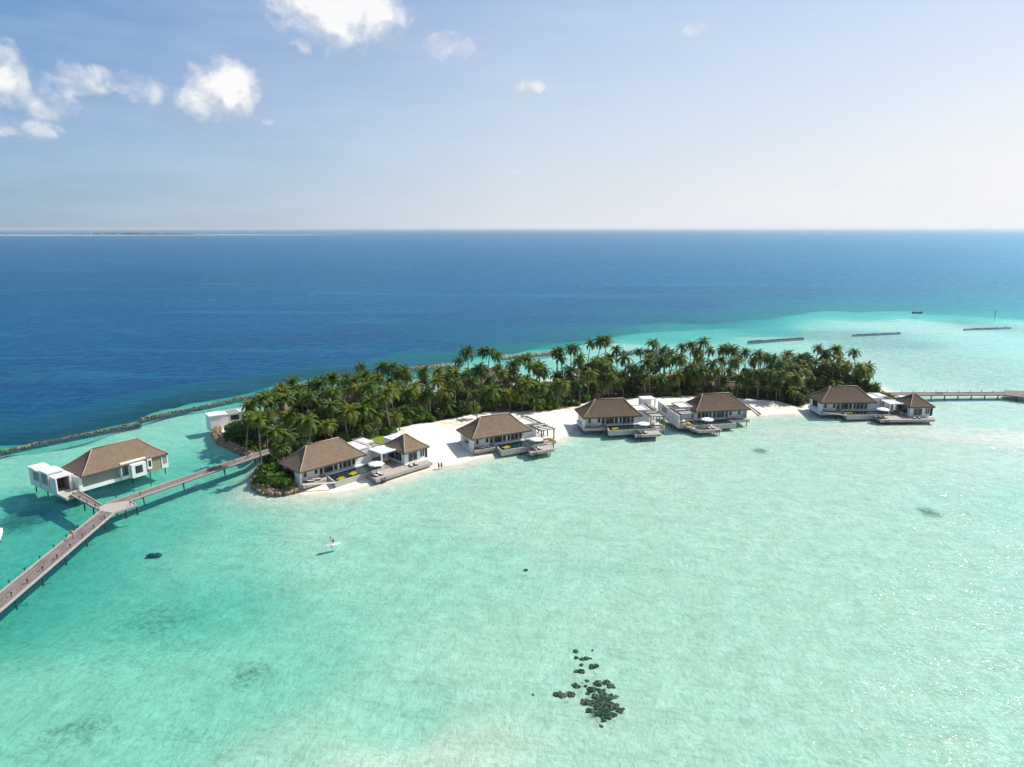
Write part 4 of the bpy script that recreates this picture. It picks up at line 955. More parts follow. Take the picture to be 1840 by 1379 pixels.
rockwall('rock_edging', P([(474, 836), (461, 860), (464, 874), (480, 884), (510, 885), (538, 880)], .4), 2.6, 1.2, 'boulders edging the round bushy point below the boardwalk, beside the rocky-point villa', 'rock edging', EG, 12, [M['rock'], M['rock']])

# ------------------------------------------------------------------ vegetation
def frond(mb, az, el0, length, droop, q_, dead=False, wid=.62):
    """one feather leaf: arched rib with two rows of narrow leaflets"""
    n = 12; pts = []; p_ = np.array([0., 0., 0.]); el = el0
    d_h = np.array([math.cos(az), math.sin(az), 0]); side = np.array([-math.sin(az), math.cos(az), 0])
    tw = q_.uniform(-.3, .3)
    for i in range(n + 1):
        pts.append(p_.copy()); p_ = p_ + (d_h * math.cos(el) + np.array([0, 0, math.sin(el)])) * length / n; el -= droop / n * (1 + i * .09)
    for i in range(1, n + 1):
        t = pts[i] - pts[i - 1]; t /= np.linalg.norm(t); up = np.cross(side, t) * -1
        if up[2] < 0 and not dead: up = -up
        u = i / n; wl = wid * (1.0 if u < .55 else 1.0 - (u - .55) * 1.5) * (.55 + u * 1.0 if u < .4 else .95) * length / 3.4
        for sub in (0., .5):
            base = pts[i - 1] + (pts[i] - pts[i - 1]) * sub
            for s_ in (-1, 1):
                dr = q_.uniform(.35, .75) if not dead else 1.1
                tip = base + (side * s_ * (1 - .25 * abs(tw)) + t * .62 - np.array([0, 0, dr]) * .75) * wl * q_.uniform(.85, 1.1)
                w2 = t * .10 * length / 3.4 * (1.15 - .4 * u)
                mb.add([base - w2, base + w2, tip + w2 * .25, tip - w2 * .25], [(0, 1, 2, 3)])
    mb.tube(pts, [.05 * (1 - .8 * k / n) + .006 for k in range(n + 1)], 3, False)
def crown_mesh(seed, kind, size):
    q_ = random.Random(seed); m = MB(); nf = q_.randint(20, 26); ga = 2.39996
    for i in range(nf):
        u = i / nf; m.m = 0
        frond(m, i * ga + q_.uniform(-.25, .25), R(78 - 92 * u + q_.uniform(-8, 8)), size * q_.uniform(.82, 1.08) * (.78 + .22 * min(1, u * 2.2)), R(62 + 46 * u), q_)
    m.m = 1
    for i in range(q_.randint(1, 4)): frond(m, q_.uniform(0, 6.28), R(-38), size * .72, R(46), q_, True, .4)
    for i in range(7): m.blob((.22 * math.cos(i * .9), .22 * math.sin(i * .9), -.22 - .08 * (i % 3)), .14, .05, i, 5, 3)
    return m.mesh('palm_crown', [M['frond_' + kind], M['frond_dead']])
CROWNS = {k: [crown_mesh(100 + 10 * j + i, k, 3.75 + .35 * (i % 3)) for i in range(3)] for j, k in enumerate(('dark', 'mid', 'yellow'))}
TRUNKS = []
for s_ in range(5):
    q_ = random.Random(s_); lx, ly = q_.uniform(-1.3, 1.3), q_.uniform(-1.3, 1.3); m = MB()
    pts = [(lx * (t / 9) ** 1.6, ly * (t / 9) ** 1.6, 10 * t / 9) for t in range(10)]
    m.tube(pts, [.26, .19, .17, .165, .16, .155, .15, .145, .14, .15], 7); TRUNKS.append((m.mesh('palm_trunk', M['trunk'], True), lx, ly))

# crown centres read off the photograph (pixels)
CR = [(453,724),(472,716),(486,714),(503,697),(512,717),(540,712),(554,714),(576,691),(597,679),(601,707),(594,731),(637,686),(648,660),(688,660),(705,662),(723,665),(656,677),(664,697),(716,693),(681,681),(643,703),
(481,745),(495,773),(552,759),(590,764),(616,745),(629,742),(517,777),(503,801),(669,749),(653,768),(709,752),(731,740),(463,752),(447,748),(700,706),(690,720),(665,722),(655,738),(727,670),(762,668),(788,668),(810,666),(840,633),(784,687),(824,650),(868,631),(880,633),(894,640),
(863,664),(835,678),(903,673),(882,683),(847,687),(922,657),(948,645),(934,647),(998,633),(1026,626),(967,661),(1007,645),(977,670),(882,704),(859,708),(915,708),(934,711),(750,732),(727,741),(804,729),(852,732),(970,697),(1007,690),
(740,705),(770,705),(800,705),(818,690),(945,690),(990,705),(960,720),(1005,632),(1033,627),(1061,618),(1080,613),(1089,611),(1042,644),(1108,629),(1122,643),(1148,632),(1174,618),(1167,634),(1193,630),(1163,653),(1191,648),(1226,625),(1242,620),(1264,615),(1276,630),
(1252,632),(1301,627),(1313,627),(1094,662),(1139,664),(1156,679),(1184,683),(1217,677),(1249,684),(1240,662),(1261,667),(1071,691),(1089,691),(1009,693),(1099,677),(1061,672),(1193,690),(1115,688),(1040,690),(1025,668),(1210,650),(1222,645),(1280,655),(1290,668),
(1299,629),(1318,630),(1339,634),(1363,637),(1376,641),(1391,646),(1417,637),(1440,643),(1471,627),(1483,637),(1503,629),(1534,634),(1508,646),(1553,669),(1454,646),(1574,691),(1468,684),(1407,672),(1381,672),(1322,650),(1353,650),(1402,655),(1430,677),(1520,660),(1332,679),(1497,658),(1482,655),(1447,656),
(1545,660),(1525,680),(1500,690),(1360,672),(1345,690),(1395,690),(1425,700)]
BX = [440, 470, 540, 650, 760, 860, 1000, 1100, 1250, 1400, 1500, 1556, 1594]; BYv = [763, 752, 736, 719, 705, 696, 685, 677, 673, 674, 681, 692, 703]
FXv = [470, 520, 600, 690, 705, 760, 850, 950, 1000, 1070, 1150, 1230, 1320, 1436, 1460, 1560, 1600]; FYv = [866, 838, 802, 784, 771, 761, 744, 740, 737, 719, 715, 712, 715, 727, 707, 707, 712]
def bline(x): return float(np.interp(x, BX, BYv))
def fline(x): return float(np.interp(x, FXv, FYv))
BV_EXCL = []
LM = [(510, 'above the boardwalk end'), (600, 'behind the rocky-point villa'), (690, 'left of the white beach'), (800, 'beside the white beach'), (900, 'behind the wide-beach villa'), (1000, 'right of the wide-beach villa'),
      (1090, 'behind the left inlet villa'), (1190, 'behind the inlet'), (1300, 'behind the right inlet villa'), (1400, 'behind the small right-hand beach'), (1500, 'behind the far right villa'), (9999, 'at the right end of the island')]
PG = 'coconut palms of the island grove'
def palm(wx, wy, h, kind, ci, px, frac, solo=None):
    gz = max(.6, ground(wx, wy)); tm, lx, ly = TRUNKS[ci % 5]; rz = rnd.uniform(0, 6.28)
    k = h / 10; c_, s_ = math.cos(rz), math.sin(rz)
    ox, oy = (lx * c_ - ly * s_) * 1.0, (lx * s_ + ly * c_) * 1.0
    where = next(t for a, t in LM if px < a); row = 'back' if frac < .3 else ('front' if frac > .7 else 'middle')
    tone = {'dark': 'dark green', 'mid': 'mid-green', 'yellow': 'yellowish-green'}[kind]; hh = 'tall' if h > 10.5 else ('short' if h < 6.5 else 'medium-height')
    o = empty('palm_tree', (wx - ox, wy - oy, gz - .1), rz, solo or f'{hh} {tone} coconut palm, {row} rows, {where}', 'palm tree', PG)
    link('trunk', tm, o, (0, 0, 0), 0, (1, 1, k)); sc = rnd.uniform(.88, 1.12) * (.86 if h < 6 else 1)
    link('crown', CROWNS[kind][ci % 3], o, (lx, ly, h), rnd.uniform(0, 6.28), (sc, sc, sc * rnd.uniform(.9, 1.08)))
n_p = 0
SOLO = {(1574, 691): 'small lone palm with loose crown at the very right tip of the island', (1534, 634): 'tall palm with a full round crown standing apart at the right end of the grove', (1417, 637): 'dark palm standing up alone between two clumps behind the small right-hand beach',
        (1148, 632): 'slim palm with a small crown alone in the gap of the grove behind the inlet', (503, 801): 'yellowish palm bending over the boardwalk end', (840, 633): 'dark palm leaning alone beside the first tall clump', (576, 691): 'dark palm standing alone against the turquoise water near the short breakwater'}
palm_xy = []
for i, (cx, cy) in enumerate(CR):
    b_, f_ = bline(cx) + 3, fline(cx) - 3
    dist = np.hypot(*at(cx, (b_ + f_) / 2)); ppm = FPX / dist * .97
    want = cy + rnd.uniform(8.0, 12.5) * ppm
    by = min(max(want, b_ + rnd.uniform(0, 9)), f_)
    by = max(by, cy + 4.0 * ppm)
    g = at(cx, by, 1.2); D = float(np.hypot(*g)); 
    ang = PITCH + math.atan((cy - 689.5) / FPX)      # depression of the crown centre (approx. for its column)
    u = (cx - 920) / FPX; v = (cy - 689.5) / FPX
    dz = -math.sin(PITCH) - v * math.cos(PITCH); dh = math.hypot(u, math.cos(PITCH) - v * math.sin(PITCH))
    h = CAM_H + D * dz / dh - 1.1
    h = max(3.2, min(h, 15.5)); gp = at(cx, cy, h + 1.1)
    fr_ = (by - b_) / max(1, f_ - b_)
    kind = rnd.choices(('dark', 'mid', 'yellow'), (4, 4, 1.2) if cy < 690 else (2, 4, 3))[0]
    palm(float(gp[0]), float(gp[1]), h, kind, i, cx, fr_, SOLO.get((cx, cy))); palm_xy.append((float(gp[0]), float(gp[1])))
# further palms between them
VEGn = VEG; vx = [p[0] for p in VEG]; vy = [p[1] for p in VEG]
tries = 0; extra = 0
while extra < 136 and tries < 6000:
    tries += 1; cx = rnd.uniform(450, 1560); fr_ = rnd.uniform(.05, .86); by = bline(cx) + (fline(cx) - bline(cx)) * fr_
    g = at(cx, by, 1.2)
    if float(sdist(np.array([g[0]]), np.array([g[1]]), VEG)[0]) < 1.5: continue
    if 462 < cx < 545 and by > 800: continue
    if min((g[0] - a) ** 2 + (g[1] - b) ** 2 for a, b in palm_xy) < 2.6 ** 2: continue
    if 1120 < cx < 1165 and fr_ < .35: continue
    palm(float(g[0]), float(g[1]), rnd.uniform(4.5, 9.0) * (1.1 if fr_ < .6 else .8), rnd.choices(('dark', 'mid', 'yellow'), (3, 4, 1.6))[0], tries, cx, fr_); palm_xy.append((float(g[0]), float(g[1]))); extra += 1

# shrubs
def leafclump(seed, rx, rz_, n, mat, leaf=.30, lobes=7):
    q_ = random.Random(seed); m = MB(); cs = []
    for i in range(lobes):
        a = q_.uniform(0, 6.28); r_ = rx * q_.uniform(.15, .72); cs.append((r_ * math.cos(a), r_ * math.sin(a), rz_ * q_.uniform(.28, .72), rx * q_.uniform(.30, .52)))
    for i in range(n):
        c = q_.choice(cs); d_ = np.array([q_.gauss(0, 1), q_.gauss(0, 1), q_.gauss(.25, 1)]); d_ /= np.linalg.norm(d_) + 1e-6
        p_ = np.array(c[:3]) + d_ * c[3] * q_.uniform(.72, 1.06)
        if p_[2] < 0.02: continue
        nn = d_ + np.array([q_.gauss(0, .45), q_.gauss(0, .45), q_.gauss(.3, .45)]); nn /= np.linalg.norm(nn)
        t = np.cross(nn, [q_.gauss(0, 1), q_.gauss(0, 1), q_.gauss(0, 1)]); t /= np.linalg.norm(t) + 1e-6; b = np.cross(nn, t); l_ = leaf * q_.uniform(.6, 1.3)
        m.add([p_ - t * l_, p_ - b * l_ * .5, p_ + t * l_, p_ + b * l_ * .5], [(0, 1, 2, 3)])
    return m.mesh('foliage', mat)
SH = {'bright green': [leafclump(s, 1.9, 2.2, 620, M['leaf']) for s in (1, 2, 3)], 'dark green': [leafclump(s, 2.0, 2.6, 620, M['leafdark']) for s in (4, 5, 6)], 'pale yellow-green': [leafclump(s, 1.5, 1.5, 480, M['leaflight'], .26) for s in (7, 8)]}
stem = MB()
for k in range(5): stem.tube([(0, 0, -.2), (.45 * math.cos(k * 1.3), .45 * math.sin(k * 1.3), 1.1)], [.06, .03], 5)
STEM = stem.mesh('stem', M['wood'])
SHG = 'leafy shrubs along the edge of the grove'
def shrub(px, py, s_, tone, label=None):
    s_ *= 1.22; py += 1.5
    g = at(px, py, 1.0); gz = ground(g[0], g[1]); o = empty('shrub', (float(g[0]), float(g[1]), max(gz, .2) - .1), rnd.uniform(0, 6.28), label or f'{"large" if s_ > 1.4 else "small" if s_ < 1.04 else "rounded"} {tone} shrub {next(t for a, t in LM if px < a)}', 'shrub', SHG)
    me = rnd.choice(SH[tone]); sc = (s_, s_, s_ * rnd.uniform(.85, 1.1)); link('foliage', me, o, (0, 0, 0), 0, sc); link('stem', STEM, o, (0, 0, 0), 0, sc)
for px, py, s_, tone in [(475,866,1.2,'bright green'),(490,858,1.5,'bright green'),(500,868,1.3,'bright green'),(484,874,1.0,'pale yellow-green'),(510,874,1.2,'bright green'),(505,846,1.5,'dark green'),(522,862,1.0,'dark green'),(478,848,1.0,'bright green'),(492,840,1.2,'dark green'),(514,850,1.2,'dark green'),
    (400,782,.7,'pale yellow-green'),(412,790,.9,'pale yellow-green'),(424,796,.7,'pale yellow-green'),(437,786,1.5,'bright green'),(428,778,1.4,'bright green'),(446,800,.9,'bright green'),(455,807,1.0,'pale yellow-green'),(462,796,1.3,'dark green'),(448,778,1.5,'dark green'),(415,773,1.0,'bright green'),(470,788,1.4,'dark green'),
    (972,736,1.5,'bright green'),(985,735,1.3,'bright green'),(960,736,1.3,'bright green'),(966,731,1.4,'dark green'),(978,730,1.2,'bright green'),(992,734,.9,'bright green'),(1027,728,1.0,'bright green'),(1035,729,.8,'pale yellow-green'),(1058,716,1.2,'bright green'),(1048,722,1.0,'bright green'),
    (700,782,.9,'bright green'),(712,768,1.1,'bright green'),(725,764,1.2,'bright green'),(740,763,1.0,'bright green'),(756,760,1.3,'bright green'),(770,757,1.2,'bright green'),(790,754,1.2,'dark green'),(826,748,1.4,'dark green'),(836,744,1.4,'bright green'),(850,742,1.1,'bright green'),(870,738,1.4,'bright green'),(884,735,1.4,'bright green'),(812,750,1.1,'bright green'),
    (915,735,1.1,'bright green'),(928,735,1.0,'bright green'),(660,788,1.0,'bright green'),(644,792,1.1,'dark green'),(625,794,1.1,'bright green'),(1214,713,1.0,'pale yellow-green'),(1190,712,.9,'bright green'),(1240,708,1.1,'dark green'),(1333,710,1.2,'bright green'),(1350,712,1.3,'dark green'),
    (1370,713,1.4,'dark green'),(1390,716,1.3,'dark green'),(1410,718,1.2,'bright green'),(1425,722,1.2,'dark green'),(1437,723,1.2,'dark green'),(1446,716,1.3,'dark green'),(1128,708,1.4,'dark green'),(1570,708,1.0,'bright green'),(1580,709,1.0,'pale yellow-green'),(1592,711,.9,'bright green'),(1602,713,.8,'pale yellow-green'),(1560,704,1.3,'bright green'),(1548,703,1.3,'dark green'),
    (1340,677,1.3,'bright green'),(1352,678,1.2,'bright green'),(1365,678,1.1,'bright green'),(1300,712,1.1,'dark green'),(1270,708,1.0,'dark green'),(600,786,1.3,'dark green'),(575,790,1.3,'dark green'),(552,800,1.4,'dark green'),(540,812,1.3,'dark green'),(528,826,1.4,'dark green')]:
    shrub(px, py, s_, tone)
# broad-leaved trees within the grove
BTC = [leafclump(s, 3.2, 4.2, 1500, M['leafdark'], .34, 12) for s in (31, 32)]
bt = MB(); bt.tube([(0, 0, -.2), (.1, 0, 2), (.2, .1, 4)], [.24, .2, .14], 7)
for k in range(5): bt.tube([(.12, .05, 2.6 + .2 * k), (1.6 * math.cos(k * 1.26), 1.6 * math.sin(k * 1.26), 4.6 + .2 * k)], [.10, .04], 5)
BTT = bt.mesh('trunk', M['wood'])
for px, py, h, lab in ((866,696,5.2,'dense broad-leaved dark tree under the first tall palm clump'),(1258,678,4.6,'dense broad-leaved dark tree in the clump of palms behind the right inlet villa'),(1362,706,3.0,'dark broad-leaved tree at the back of the small right-hand beach, left one'),(1395,708,3.2,'dark broad-leaved tree at the back of the small right-hand beach, right one'),
                       (830,738,1.6,'dark bushy tree at the edge of the white beach left of the wide-beach villa'),(1430,712,2.4,'dark broad-leaved tree left of the far right villa'),(1126,704,2.2,'rounded dark tree behind the left inlet villa'),(540,786,2.6,'dark broad-leaved tree among palms behind the rocky-point villa, left one'),(470,790,2.0,'dark broad-leaved tree above the boardwalk end'),(600,770,2.4,'dark broad-leaved tree among palms behind the rocky-point villa, right one')):
    g = at(px, py, 1.0); o = empty('broadleaf_tree', (float(g[0]), float(g[1]), max(.6, ground(g[0], g[1])) - .1), rnd.uniform(0, 6), lab, 'tree', 'broad-leaved trees in the grove')
    link('trunk', BTT, o, (0, 0, 0), 0, (1, 1, max(.5, (h + 1) / 4.6))); link('crown', rnd.choice(BTC), o, (0, 0, h - 1.0))
FILL = 0; tr_ = 0
while FILL < 34 and tr_ < 2000:
    tr_ += 1; cx = rnd.uniform(460, 1560); fr_ = rnd.uniform(.12, .85); by = bline(cx) + (fline(cx) - bline(cx)) * fr_; g = at(cx, by, 1.2)
    if float(sdist(np.array([g[0]]), np.array([g[1]]), VEG)[0]) < 3.5 or (1110 < cx < 1170 and fr_ < .5) or (470 < cx < 550 and by > 790): continue
    FILL += 1; h = rnd.uniform(1.4, 4.6); o = empty('broadleaf_tree', (float(g[0]), float(g[1]), max(.6, ground(g[0], g[1])) - .1), rnd.uniform(0, 6), f'bushy broad-leaved tree under the palms, {"back" if fr_ < .35 else "front" if fr_ > .65 else "middle"} rows, {next(t_ for a, t_ in LM if cx < a)}', 'tree', 'broad-leaved trees in the grove')
    link('trunk', BTT, o, (0, 0, 0), 0, (1, 1, max(.5, (h + 1) / 4.6))); link('crown', rnd.choice(BTC), o, (0, 0, h - 1.0), 0, (rnd.uniform(.8, 1.15),) * 3)
# undergrowth thicket
ug = MB(); q_ = random.Random(5); cnt = 0
bx0, bx1, by0, by1 = min(vx), max(vx), min(vy), max(vy)
sx = np.array([q_.uniform(bx0, bx1) for _ in range(120000)]); sy = np.array([q_.uniform(by0, by1) for _ in range(120000)])
sv = sdist(sx, sy, VEG); gz_, _, _ = terrain(sx, sy)
hn = vnoise(sx, sy, 5, 11) * .6 + vnoise(sx, sy, 2.2, 12) * .4
ok = sv > .4
for i in np.nonzero(ok)[0][:60000]:
    hh = (.4 + 4.6 * max(0, hn[i] - .22)) * min(1, .25 + sv[i] * .22); z = gz_[i] + hh * q_.uniform(.35, 1.0) ; l_ = q_.uniform(.22, .5)
    nn = np.array([q_.gauss(0, .6), q_.gauss(0, .6), 1.0]); nn /= np.linalg.norm(nn); a = q_.uniform(0, 6.28); t = np.cross(nn, [math.cos(a), math.sin(a), 0]); t /= np.linalg.norm(t); b = np.cross(nn, t)
    c = np.array([sx[i], sy[i], z]); ug.m = 0 if q_.random() < .6 else (1 if q_.random() < .75 else 2)
    ug.add([c - t * l_, c - b * l_ * .45, c + t * l_, c + b * l_ * .45], [(0, 1, 2, 3)])
u_ = ug.build('undergrowth', [M['leafdark'], M['leaf'], M['leaflight']]); tag(u_, 'low green undergrowth covering the ground beneath the palms', 'undergrowth', None, 'stuff')

# ------------------------------------------------------------------ coral
def z6(X, Y): return (940 + X / 6.896, 1140 + Y / 6.896)
CH = [(650,260,36),(860,250,18),(660,340,30),(730,360,30),(780,350,34),(840,350,14),(720,430,26),(850,460,46),(905,440,36),(660,510,34),(720,515,44),(655,690,58),(730,655,18),(790,630,26),(765,695,24),(440,800,62),(490,810,54),(590,800,60),(120,800,24),
      (920,660,52),(1030,650,50),(1080,690,46),(850,740,52),(800,790,30),(960,760,50),(900,830,56),(1000,820,64),(1090,830,50),(760,905,54),(860,920,50),(960,900,66),(1060,920,62),(1160,820,22),(830,1010,50),(930,960,60),(1030,1000,64),(1130,960,56),(1200,1000,46),(950,1050,56),(1050,1080,56),(1120,1060,44),(1000,1130,34),(965,1200,26)]
CGp = 'coral heads in the shallow lagoon'
cents = [z6(X, Y) for X, Y, r_ in CH]
for i, (X, Y, r_) in enumerate(CH):
    px, py = z6(X, Y); g = at(px, py, -1.3); rad = float(np.hypot(*(at(px + r_ / 6.896, py, -1.3) - g))) * (1.32 if Y > 600 and X > 740 else 1.12)
    g = at(px, py, -1.5)
    gz = ground(g[0], g[1]); m = MB(); q_ = random.Random(900 + i)
    for k in range(9):
        a = q_.uniform(0, 6.28); d_ = rad * q_.uniform(.2, .75); m.blob((d_ * math.cos(a), d_ * math.sin(a), rad * q_.uniform(.0, .12)), rad * q_.uniform(.22, .5), .3, q_.randint(0, 9999), 8, 5, .5)
    m.blob((0, 0, 0), rad * .85, .3, i, 10, 6, .36)
    if Y < 560: w_ = 'in the loose cluster above the main patch'
    elif X < 720 and X > 300: w_ = 'in the group left of the main patch'
    elif X <= 300: w_ = 'alone well left of the main patch'
    else: w_ = 'in the main patch near the picture bottom'
    big = 'large' if r_ > 52 else ('small' if r_ < 32 else 'medium-sized')
    tag(m.build('coral_head', M['coral'], None, True, (float(g[0]), float(g[1]), gz - (.04 if Y > 600 else -.05))), f'{big} dark coral head underwater, {w_}', 'coral', CGp)
for px, py, rx, lab in ((278, 993, 1.3, 'lone dark rock under green water right of the long boardwalk'), (945, 1031, .35, 'tiny dark coral speck alone in mid lagoon')):
    g = at(px, py, -1.6); m = MB(); q_ = random.Random(px)
    for k in range(7): m.blob((q_.uniform(-.8, .8) * rx, q_.uniform(-.5, .5) * rx, .2), rx * q_.uniform(.3, .55), .25, k, 8, 5, .7)
    tag(m.build('coral_head', M['coral'], None, True, (float(g[0]), float(g[1]), ground(g[0], g[1]))), lab, 'coral', CGp)

# ------------------------------------------------------------------ people, board, boat
def person(name_loc, joints, edges, radii, label, skin, extras):
    root = empty('person', name_loc[:3], name_loc[3], label, 'person')
    me = bpy.data.meshes.new('body'); me.from_pydata(joints, edges, []); me.materials.append(skin); o = link('body', me, root)
    sk = o.modifiers.new('skin', 'SKIN'); lay = me.skin_vertices[0] if me.skin_vertices else None
    if lay is None:
        bpy.context.view_layer.objects.active = o; lay = me.skin_vertices[0]
    for i, r_ in enumerate(radii): lay.data[i].radius = (r_, r_)
    lay.data[0].use_root = True
    sb = o.modifiers.new('sub', 'SUBSURF'); sb.levels = 1; sb.render_levels = 1
    for nm, mb, mt in extras: mb.build(nm, mt, root, True)
    return root
def standing(loc, label, skin, cloth, lean=0.0, hair=True):
    J = [(0, 0, .95), (0, lean * .3, 1.2), (0, lean * .7, 1.42), (0, lean * .85, 1.52), (0, lean, 1.64), (0, lean, 1.74),
         (-.10, 0, .88), (-.11, -.02, .50), (-.12, .02, .06), (-.12, -.14, .03), (.10, 0, .88), (.11, .03, .50), (.12, .04, .06), (.12, -.12, .03),
         (-.20, lean * .7, 1.40), (-.27, lean * .6 - .02, 1.12), (-.26, lean * .5 - .12, .88), (.20, lean * .7, 1.40), (.27, lean * .6 - .02, 1.12), (.26, lean * .5 - .12, .88)]
    E_ = [(0, 1), (1, 2), (2, 3), (3, 4), (4, 5), (0, 6), (6, 7), (7, 8), (8, 9), (0, 10), (10, 11), (11, 12), (12, 13), (2, 14), (14, 15), (15, 16), (2, 17), (17, 18), (18, 19)]
    Rr = [.14, .13, .14, .06, .10, .08, .095, .06, .042, .03, .095, .06, .042, .03, .06, .042, .035, .06, .042, .035]
    h = MB(); h.blob((0, lean + .03, 1.74), .115, .04, 3, 10, 6)
    s_ = MB(); s_.lathe([(.13, 1.04), (.175, .96), (.185, .80)], 10); s_.tube([(-.10, 0, .90), (-.11, -.01, .60)], [.12, .10], 8); s_.tube([(.10, 0, .90), (.11, .01, .60)], [.12, .10], 8)
    return person(loc, J, E_, Rr, label, skin, [('hair', h, M['hair']), ('shorts', s_, cloth)])
# paddle boarder
bw = at(596, 979.5, .1); hd = math.atan2(*(at(611, 976.5, .1) - at(581, 982.5, .1))[::-1])
pb = empty('paddle_board', (float(bw[0]), float(bw[1]), 0), hd, 'white stand-up paddle board on the lagoon carrying a person', 'paddle board')
m = MB(); N = 16; top = []; bot = []
for i in range(N + 1):
    t = i / N; x = -1.65 + 3.3 * t; w_ = .40 * (max(0, 1 - abs(2 * t - 1) ** 3.2)) ** .6 + .02; zz = .14 + .10 * abs(2 * t - 1) ** 4
    top += [(x, -w_, zz), (x, w_, zz)]; bot += [(x, -w_ * .8, zz - .14), (x, w_ * .8, zz - .14)]
fs = []
o_ = len(top)
for i in range(N):
    a = 2 * i; fs += [(a, a + 2, a + 3, a + 1), (o_ + a, o_ + a + 1, o_ + a + 3, o_ + a + 2), (a, o_ + a, o_ + a + 2, a + 2), (a + 1, a + 3, o_ + a + 3, o_ + a + 1)]
fs += [(0, 1, o_ + 1, o_), (2 * N, o_ + 2 * N, o_ + 2 * N + 1, 2 * N + 1)]
m.add(top + bot, fs); m.build('hull', M['board'], pb, False)
m = MB(); m.box(-.7, -.26, .142, .6, .26, .156); m.build('deck_pad', M['canvas'], pb)
J = [(.12, 0, .80), (0.0, 0, 1.02), (-.16, 0, 1.22), (-.25, 0, 1.30), (-.33, 0, 1.38), (-.40, 0, 1.45),
     (.12, -.12, .76), (.02, -.15, .42), (.12, -.16, .08), (-.06, -.17, .03), (.12, .12, .76), (.02, .15, .42), (.12, .16, .08), (-.06, .17, .03),
     (-.15, -.20, 1.20), (-.30, -.26, 1.00), (-.50, -.14, .92), (-.15, .20, 1.20), (-.36, .24, 1.08), (-.52, .08, 1.12)]
E_ = [(0, 1), (1, 2), (2, 3), (3, 4), (4, 5), (0, 6), (6, 7), (7, 8), (8, 9), (0, 10), (10, 11), (11, 12), (12, 13), (2, 14), (14, 15), (15, 16), (2, 17), (17, 18), (18, 19)]
Rr = [.15, .14, .15, .065, .10, .085, .10, .065, .045, .032, .10, .065, .045, .032, .065, .045, .036, .065, .045, .036]
h = MB(); h.blob((-.36, 0, 1.47), .12, .04, 4, 10, 6)
s_ = MB(); s_.tube([(.06, 0, .92), (.12, 0, .78)], [.17, .19], 10); s_.tube([(.12, -.11, .78), (.05, -.14, .52)], [.125, .105], 8); s_.tube([(.12, .11, .78), (.05, .14, .52)], [.125, .105], 8)
pp = person((float(bw[0]) + .2 * math.cos(hd), float(bw[1]) + .2 * math.sin(hd), .15, hd), J, E_, Rr, 'person in dark shorts with bare back bending forward on the white paddle board', M['skin'], [('hair', h, M['hair']), ('shorts', s_, M['shorts'])])
pd = MB(); pd.tube([(-.53, .08, 1.14), (-.50, -.14, .92), (-.42, -.55, .30), (-.38, -.72, .05)], .02, 6); pd.add([(-.44, -.66, .14), (-.34, -.66, .14), (-.30, -.92, -.28), (-.42, -.92, -.28), (-.42, -.68, .15), (-.33, -.68, .15), (-.29, -.94, -.27), (-.41, -.94, -.27)],
    [(0, 1, 2, 3), (7, 6, 5, 4), (0, 4, 5, 1), (1, 5, 6, 2), (2, 6, 7, 3), (3, 7, 4, 0)])
o = pd.build('paddle', M['metal'], None, False, tuple(pp.location), hd); tag(o, 'thin paddle held over the side by the person on the board', 'paddle')

for px, py, ang, lab, cl in ((788.5, 843, 150, 'person standing in the shallows off the white beach, left one of two', M['shorts']), (793.5, 842.5, 200, 'person standing in the shallows off the white beach, right one of two', M['shorts'])):
    g = at(px, py, 0); standing((float(g[0]), float(g[1]), ground(*g), R(ang)), lab, M['skindark'], cl)
w_ = wp(v6, None, 6.4, .8, 1.58); standing((w_[0], w_[1], 1.59, R(10)), 'person with reddish clothes standing on the terrace of the far right villa', M['skin'], M['redcloth'])
# small open boat and channel pole
g = at(1648, 563.4, 0); bo = empty('boat', (float(g[0]), float(g[1]), 0), R(-4), 'small dark open boat afloat far out on the right-hand reef', 'boat')
m = MB(); N = 12; pr = []
for i in range(N + 1):
    t = i / N; w_ = 1.1 * (1 - (2 * t - 1) ** 4) ** .5 + .02 if t < .5 else 1.1 * (1 - (2 * t - 1) ** 2.2) ** .6 + .02; x = -3.4 + 6.8 * t; zt = .6 + .45 * (2 * t - 1) ** 2
    pr.append([(x, -w_, zt), (x, -w_ * .7, .05), (x, 0, -.25), (x, w_ * .7, .05), (x, w_, zt), (x, w_ * .85, zt), (x, w_ * .55, .25), (x, -w_ * .55, .25), (x, -w_ * .85, zt)])
vs = [p_ for r_ in pr for p_ in r_]; fs = [(i * 9 + k, (i + 1) * 9 + k, (i + 1) * 9 + (k + 1) % 9, i * 9 + (k + 1) % 9) for i in range(N) for k in range(9)]
fs += [tuple(range(8, -1, -1)), tuple(N * 9 + k for k in range(9))]
m.add(vs, fs); m.build('hull', M['pile'], bo)
for x in (-1.7, 0, 1.6):
    m = MB(); m.box(x - .2, -.8, .42, x + .2, .8, .49); m.build('seat', M['deck'], bo)
g = at(1787, 571, 0); cp = empty('channel_marker', (float(g[0]), float(g[1]), 0), 0, 'thin dark pole standing in the water far out at the right', 'pole')
m = MB(); m.tube([(0, 0, -4), (.1, 0, 3.9)], .15, 6); m.build('pole', M['pile'], cp); m = MB(); m.lathe([(0, 3.9), (.3, 3.95), (.3, 4.4), (0, 4.5)], 8); m.build('topmark', M['pile'], cp)
# slanting beam on the sand beside the right inlet villa
a, b = at(1343, 729, 1.0), at(1366, 746, .3); m = MB(); d_ = b - a
m.tube([(0, 0, 0), (d_[0] * .6, d_[1] * .6, -.3), (d_[0], d_[1], -.7)], [.18, .22, .30], 7)
tag(m.build('driftwood_log', M['timber'], None, True, (float(a[0]), float(a[1]), 1.25)), 'long grey log lying on the sand by the right corner of the right inlet villa', 'log')
